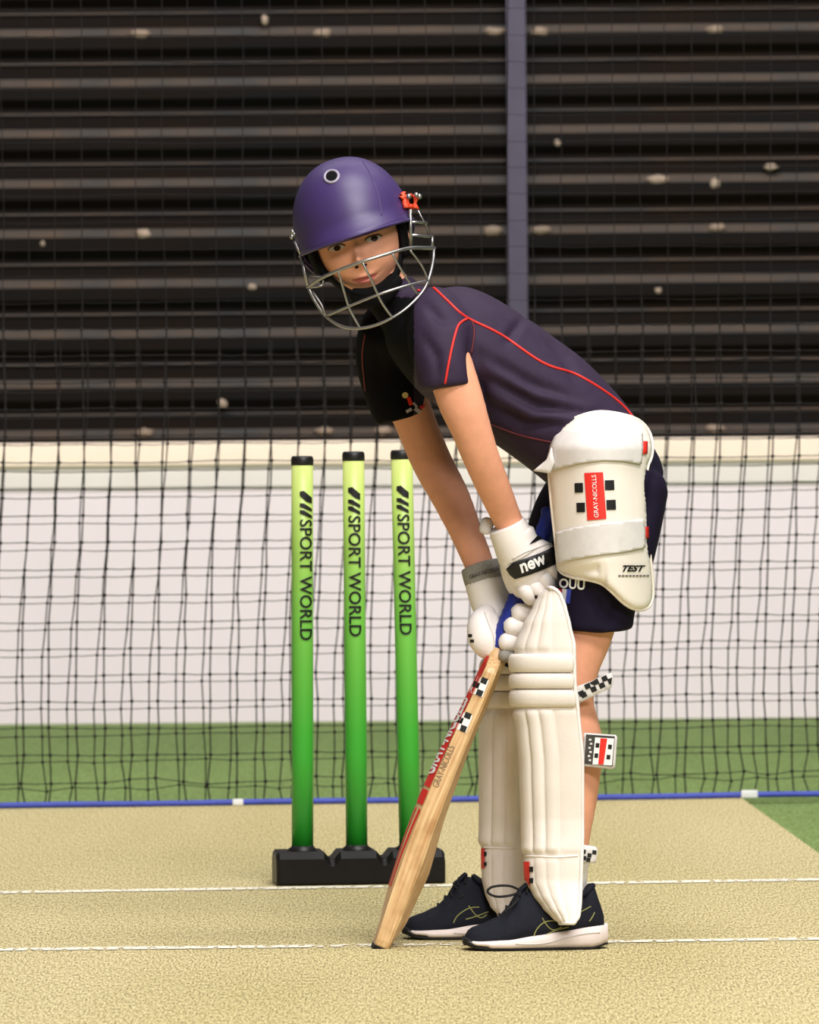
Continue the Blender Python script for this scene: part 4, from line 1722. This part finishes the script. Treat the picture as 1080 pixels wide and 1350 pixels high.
# strap tab at the back of the cuff
capsule('strap_tab', [(640, 698, -0.045, 8.5, 5), (643, 689, -0.045, 9, 5)], m_strap, gl)
slab('strap', [(646, 708), (654, 704), (668, 744), (665, 752), (657, 738)], lambda x, y: -0.052, 0.006, m_white, gl)
tr_gb = bvh(gb_, cu)
bd = patch('black_band', [(669, 749), (676, 742), (690, 737), (712, 729), (733, 720), (734.5, 741), (716, 750), (697, 757), (680, 762), (674, 757)], tr_gb, m_black, gl, 0.0022, 4, 0.003)
tr_bd = bvh(bd)
text_patch('lettering', 'new', (688.5, 755), (31.5, -12.5), (-3.4, -11.5), tr_bd, m_printwhite, bd, eps=0.0030, bold=0.03)
patch('black_flash', [(697, 718), (706, 708), (713, 704), (722, 708.5), (710, 713)], tr_gb, m_black, gl, 0.0016, 3)
seam('stitch_seam', [(676, 737), (692, 728), (712, 721), (731, 714)], tr_gb, m_strap, gl, 0.0012)
# four fingers: padded roll over the knuckle, then curled round the handle; thumb
fing = [((690, 774), (700, 788), (694, 797)), ((703, 771), (714, 783), (708, 794)), ((717, 761), (728, 772), (722, 784)), ((728, 748), (739, 759), (734, 770))]
for k, (p0, p1, p2) in enumerate(fing):
    fg = capsule('finger', [(p0[0], p0[1], -0.046, 10.5, 12), ((p0[0] + p1[0]) / 2, (p0[1] + p1[1]) / 2, -0.052, 11, 12.5), (p1[0], p1[1], -0.044, 10.5, 11.5)], m_white, gl)
    capsule('finger_tip', [(p1[0] + 1, p1[1] + 2, -0.024, 9.5, 10), (p2[0] + 4, p2[1], -0.008, 9, 10), (p2[0] - 4, p2[1] - 2, 0.008, 8.5, 9)], m_white, fg)
capsule('thumb', [(672, 756, -0.020, 11, 12), (682, 776, -0.006, 12, 13), (697, 786, 0.010, 10.5, 11)], m_white, gl)
patch('mark', rect(707, 786.5, 4, 4, 10), bvh(*[o for o in gl.children if o.name.startswith('finger')]), m_black, gl, 0.0008, 2)

# far (lower) glove: thumb to the camera, fingers closing on the handle
gl2 = thing('batting_glove', 'white batting glove of the lower hand with grey wrist band, gripping the handle', 'glove', W(648, 866, 0.0), 'white batting gloves')
bm = bmesh.new()
loft(bm, [(640, 768, 0.050, 28, 28), (645, 785, 0.046, 26, 26), (650, 805, 0.042, 25, 25), (654, 828, 0.038, 24, 24), (654, 848, 0.034, 20, 22)], 22, 5, 0.2, 0.5)
hb2 = obj('hand_back', bm, m_white, gl2)
fuse(hb2, 0.0035, 6)
capsule('cuff', [(636, 755, 0.053, 26, 26), (641, 772, 0.050, 27, 27), (647, 792, 0.046, 27, 26), (650, 806, 0.042, 25, 25)], m_white, gl2, 22, 5, 0, 0.2)
bm = bmesh.new()
loft(bm, [(633, 745, 0.056, 26, 25), (636, 754, 0.054, 27.3, 27), (639, 763, 0.052, 27.6, 28), (640, 766, 0.052, 27.0, 27)], 24, 4, 0.02, 0.02)
wbnd = obj('wrist_band', bm, m_greyband, gl2)
text_patch('lettering', 'GRAY-NICOLLS', (621, 763), (36, -11), (-1.5, -4.6), bvh(wbnd), m_outsole, wbnd)
# big padded thumb
bm = bmesh.new()
loft(bm, [(640, 812, 0.018, 15, 18), (634, 824, -0.004, 18, 19), (637, 842, -0.012, 20, 18), (644, 855, -0.010, 17, 16)], 20, 5, 0.8, 0.75)
loft(bm, [(650, 815, 0.006, 9, 12), (653, 832, -0.002, 9, 12), (652, 850, -0.002, 9, 12)], 14)
th2 = obj('thumb', bm, m_white, gl2)
fuse(th2, 0.0032, 5)
tr_th = bvh(th2)
for q in ((620.5, 838), (623, 845)):
    patch('mark', rect(q[0], q[1], 5, 4, 0), tr_th, m_black, th2, 0.001, 2)
seam('stitch_seam', [(639, 808), (644, 822), (650, 838), (652, 856)], tr_th, m_strap, th2, 0.0011)
# fingers coming round the front of the handle
for k, (p0, p1) in enumerate((((706, 812), (684, 807)), ((697, 832), (674, 825)), ((690, 852), (667, 846)), ((684, 871), (664, 864)))):
    mm = m_white if k < 3 else m_greyband
    rr = 12.0 if k < 3 else 8.5
    fg = capsule('finger', [(p0[0] + 6, p0[1] + 2, 0.012, rr - 1, 11), ((p0[0] + p1[0]) / 2 + 2, (p0[1] + p1[1]) / 2, -0.022, rr, 12), (p1[0], p1[1], -0.030, rr, 12)], mm, gl2)
    capsule('finger_tip', [(p1[0] + 2, p1[1], -0.022, rr - 1.5, 10), (p1[0] - 4, p1[1] - 2, -0.016, rr - 2, 9)], m_strap, fg)
    capsule('knuckle_roll', [(p0[0] + 6, p0[1] + 3, 0.014, rr - 1, 11), (p0[0] - 6, p0[1] - 2, 0.040, rr, 11), (p0[0] - 32, p0[1] - 8, 0.046, rr - 1, 11)], mm, fg)
capsule('palm_patch', [(664, 866, -0.002, 9, 12), (676, 872, 0.004, 10, 14), (688, 876, 0.012, 8, 12)], m_blackpad, gl2)

# ------------------------------------------------------------------ shoes
UPH = [(0, 0.016), (0.02, 0.027), (0.06, 0.033), (0.13, 0.038), (0.24, 0.048), (0.34, 0.069), (0.40, 0.088), (0.47, 0.093), (0.54, 0.086), (0.6, 0.072), (0.75, 0.069), (0.83, 0.084), (0.88, 0.096), (0.92, 0.096), (0.945, 0.075), (1.0, 0.042)]
WID = [(0, 0.014), (0.03, 0.024), (0.08, 0.031), (0.16, 0.036), (0.3, 0.040), (0.5, 0.035), (0.7, 0.031), (0.88, 0.029), (0.95, 0.023), (1.0, 0.012)]
SOL = [(0, 0.015), (0.1, 0.014), (0.3, 0.016), (0.5, 0.022), (0.7, 0.028), (0.9, 0.034), (1.0, 0.036)]
BOT = [(0, 0.008), (0.08, 0.002), (0.2, 0.0), (0.9, 0.0), (1.0, 0.005)]


def make_shoe(name, label, toe, heel, yawdeg, loops, lines, group):
    A, D = G(*toe), G(*heel)
    y_ = A.y
    L = (D.x - A.x)
    yw = math.radians(yawdeg)
    dirv = Vector((math.cos(yw), math.sin(yw), 0))
    o0 = Vector((A.x, y_, 0))
    L /= math.cos(yw)
    sd = Vector((dirv.y, -dirv.x, 0))          # towards the camera
    th = thing(name, label, 'shoe', o0 + dirv * L * 0.5, group)

    def P(s, w, z):
        return o0 + dirv * (L * s) + sd * w + Vector((0, 0, z + 0.0005))

    N = 56
    bm = bmesh.new()
    rows = []
    for i in range(N + 1):
        s = 0.01 + 0.975 * i / N
        h, w, zs = lerp_table(UPH, s), lerp_table(WID, s), lerp_table(SOL, s) - 0.004
        row = []
        for k in range(17):
            t = PI * k / 16
            c, sn = math.cos(t), math.sin(t)
            narrow = 1 - 0.42 * sn ** 2 * (h - zs) / 0.09
            row.append(bm.verts.new(P(s, w * math.copysign(abs(c) ** 0.75, c) * narrow, zs + (h - zs) * sn ** 0.85)))
        rows.append(row)
    for R0, R1 in zip(rows, rows[1:]):
        for k in range(16):
            bm.faces.new((R0[k], R0[k + 1], R1[k + 1], R1[k]))
        bm.faces.new((R0[16], R0[0], R1[0], R1[16]))
    bm.faces.new(rows[0][::-1])
    bm.faces.new(rows[-1])
    up = obj('upper', bm, m_shoe, th)
    for nm, za, zb, grow, mm in (('midsole', 0.30, 1.0, 0.0035, m_sole), ('outsole', 0.0, 0.30, 0.002, m_outsole)):
        bm = bmesh.new()
        rows = []
        for i in range(N + 1):
            s = -0.008 + 1.02 * i / N
            sc = max(0, min(1, s))
            e = min(1, math.sqrt(max(0, 1 - (1 - min(1, min(i, N - i) / 5)) ** 2)) + 0.05)
            w = (lerp_table(WID, sc) + grow) * (0.75 + 0.25 * e)
            z0, z1 = lerp_table(BOT, sc), lerp_table(SOL, sc)
            if nm == 'midsole':
                a_, b_ = z0 + 0.0035 if s > 0.16 else z0 + 0.0055, z1
                if s < 0.05:
                    a_ = z0 + 0.006
            else:
                a_, b_ = z0, z0 + (0.004 if s > 0.16 else 0.006)
                if s < 0.06:
                    b_ = z1 + 0.005 * (1 - max(0, s) / 0.06)
                    w += 0.002
            mid = (a_ + b_) / 2
            sec = [(w - 0.003, a_), (w, a_ + (b_ - a_) * 0.25), (w + 0.0008, mid), (w - 0.001, b_ - 0.002), (w - 0.004, b_)]
            ring = [(x, z) for x, z in sec] + [(-x, z) for x, z in sec[::-1]]
            rows.append([bm.verts.new(P(s, x, z)) for x, z in ring])
        for R0, R1 in zip(rows, rows[1:]):
            for k in range(10):
                bm.faces.new((R0[k], R0[(k + 1) % 10], R1[(k + 1) % 10], R1[k]))
        bm.faces.new(rows[0][::-1])
        bm.faces.new(rows[-1])
        ms = obj(nm, bm, mm, th)
        if nm == 'midsole':
            bm = bmesh.new()
            tube(bm, [P(s, lerp_table(WID, s) + grow + 0.0008, lerp_table(SOL, s) * 0.62 + 0.004 * math.sin(s * 9)) for s in [0.35 + 0.6 * q / 20 for q in range(21)]], 0.0011, 6)
            obj('sole_groove', bm, m_strap, ms)
    # tongue, collar and laces
    bm = bmesh.new()
    loft_world(bm, [tuple(P(0.34, 0, 0.066)) + (0.004, 0.014), tuple(P(0.40, 0, 0.086)) + (0.004, 0.015), tuple(P(0.45, 0, 0.096)) + (0.004, 0.014)], 14, 4)
    obj('tongue', bm, m_shoe, th)
    bm = bmesh.new()
    tube(bm, [P(0.71 + 0.20 * math.cos(t), 0.024 * math.sin(t), 0.074 + 0.018 * abs(math.cos(t)) ** 2) for t in [2 * PI * q / 28 for q in range(28)]], 0.0048, 8, closed=True)
    obj('collar', bm, m_shoe, th)
    for q in range(5):
        s = 0.25 + 0.05 * q
        h = lerp_table(UPH, s)
        bm = bmesh.new()
        tube(bm, [P(s + 0.012, -0.017, h - 0.008), P(s + 0.004, -0.008, h + 0.001), P(s, 0, h + 0.0025), P(s - 0.004, 0.008, h + 0.001), P(s - 0.010, 0.018, h - 0.008)], 0.0018, 6, sub=3)
        obj('lace', bm, m_lace, th)
    for lp in loops:
        bm = bmesh.new()
        tube(bm, [W(x, y, A.y - B + d) for x, y, d in lp], 0.0019, 6, sub=6)
        obj('lace', bm, m_lace, th)
    tr = bvh(up)
    for ln_ in lines:
        seam('side_stripe', ln_, tr, m_lime, th, 0.0009, 5, 0.0002)
    return th


make_shoe('running_shoe', 'dark navy running shoe with white sole on the near foot', (612, 1252), (799, 1250), 3,
          [[(690, 1176, 0.01), (672, 1168, 0.0), (650, 1169, -0.008), (643, 1176, -0.01), (655, 1182, -0.012), (675, 1180, -0.01), (692, 1173, 0.004)],
           [(688, 1174, 0.0), (680, 1190, -0.018), (668, 1200, -0.026)]],
          [[(703, 1237), (708, 1225), (718, 1216), (732, 1214), (748, 1219)], [(715, 1210), (722, 1221), (730, 1226), (741, 1222)], [(720, 1232), (735, 1226), (750, 1222)],
           [(762, 1204), (770, 1200), (779, 1195)], [(777, 1215), (781, 1209), (784, 1203)]], 'running shoes')
make_shoe('running_shoe', 'dark navy running shoe with white sole on the far foot', (532, 1237.5), (716, 1236), 3,
          [[(634, 1166, 0.0), (620, 1162, 0.0), (602, 1162, -0.006), (599, 1168, -0.01), (610, 1173, -0.012), (628, 1170, -0.006), (636, 1166, 0.0)],
           [(630, 1168, 0.0), (618, 1176, -0.016), (606, 1184, -0.024)]],
          [[(598, 1217), (602, 1209), (610, 1202), (620, 1197), (632, 1196)], [(618, 1194), (626, 1205), (634, 1210), (642, 1206)], [(614, 1212), (628, 1208), (644, 1202)]], 'running shoes')
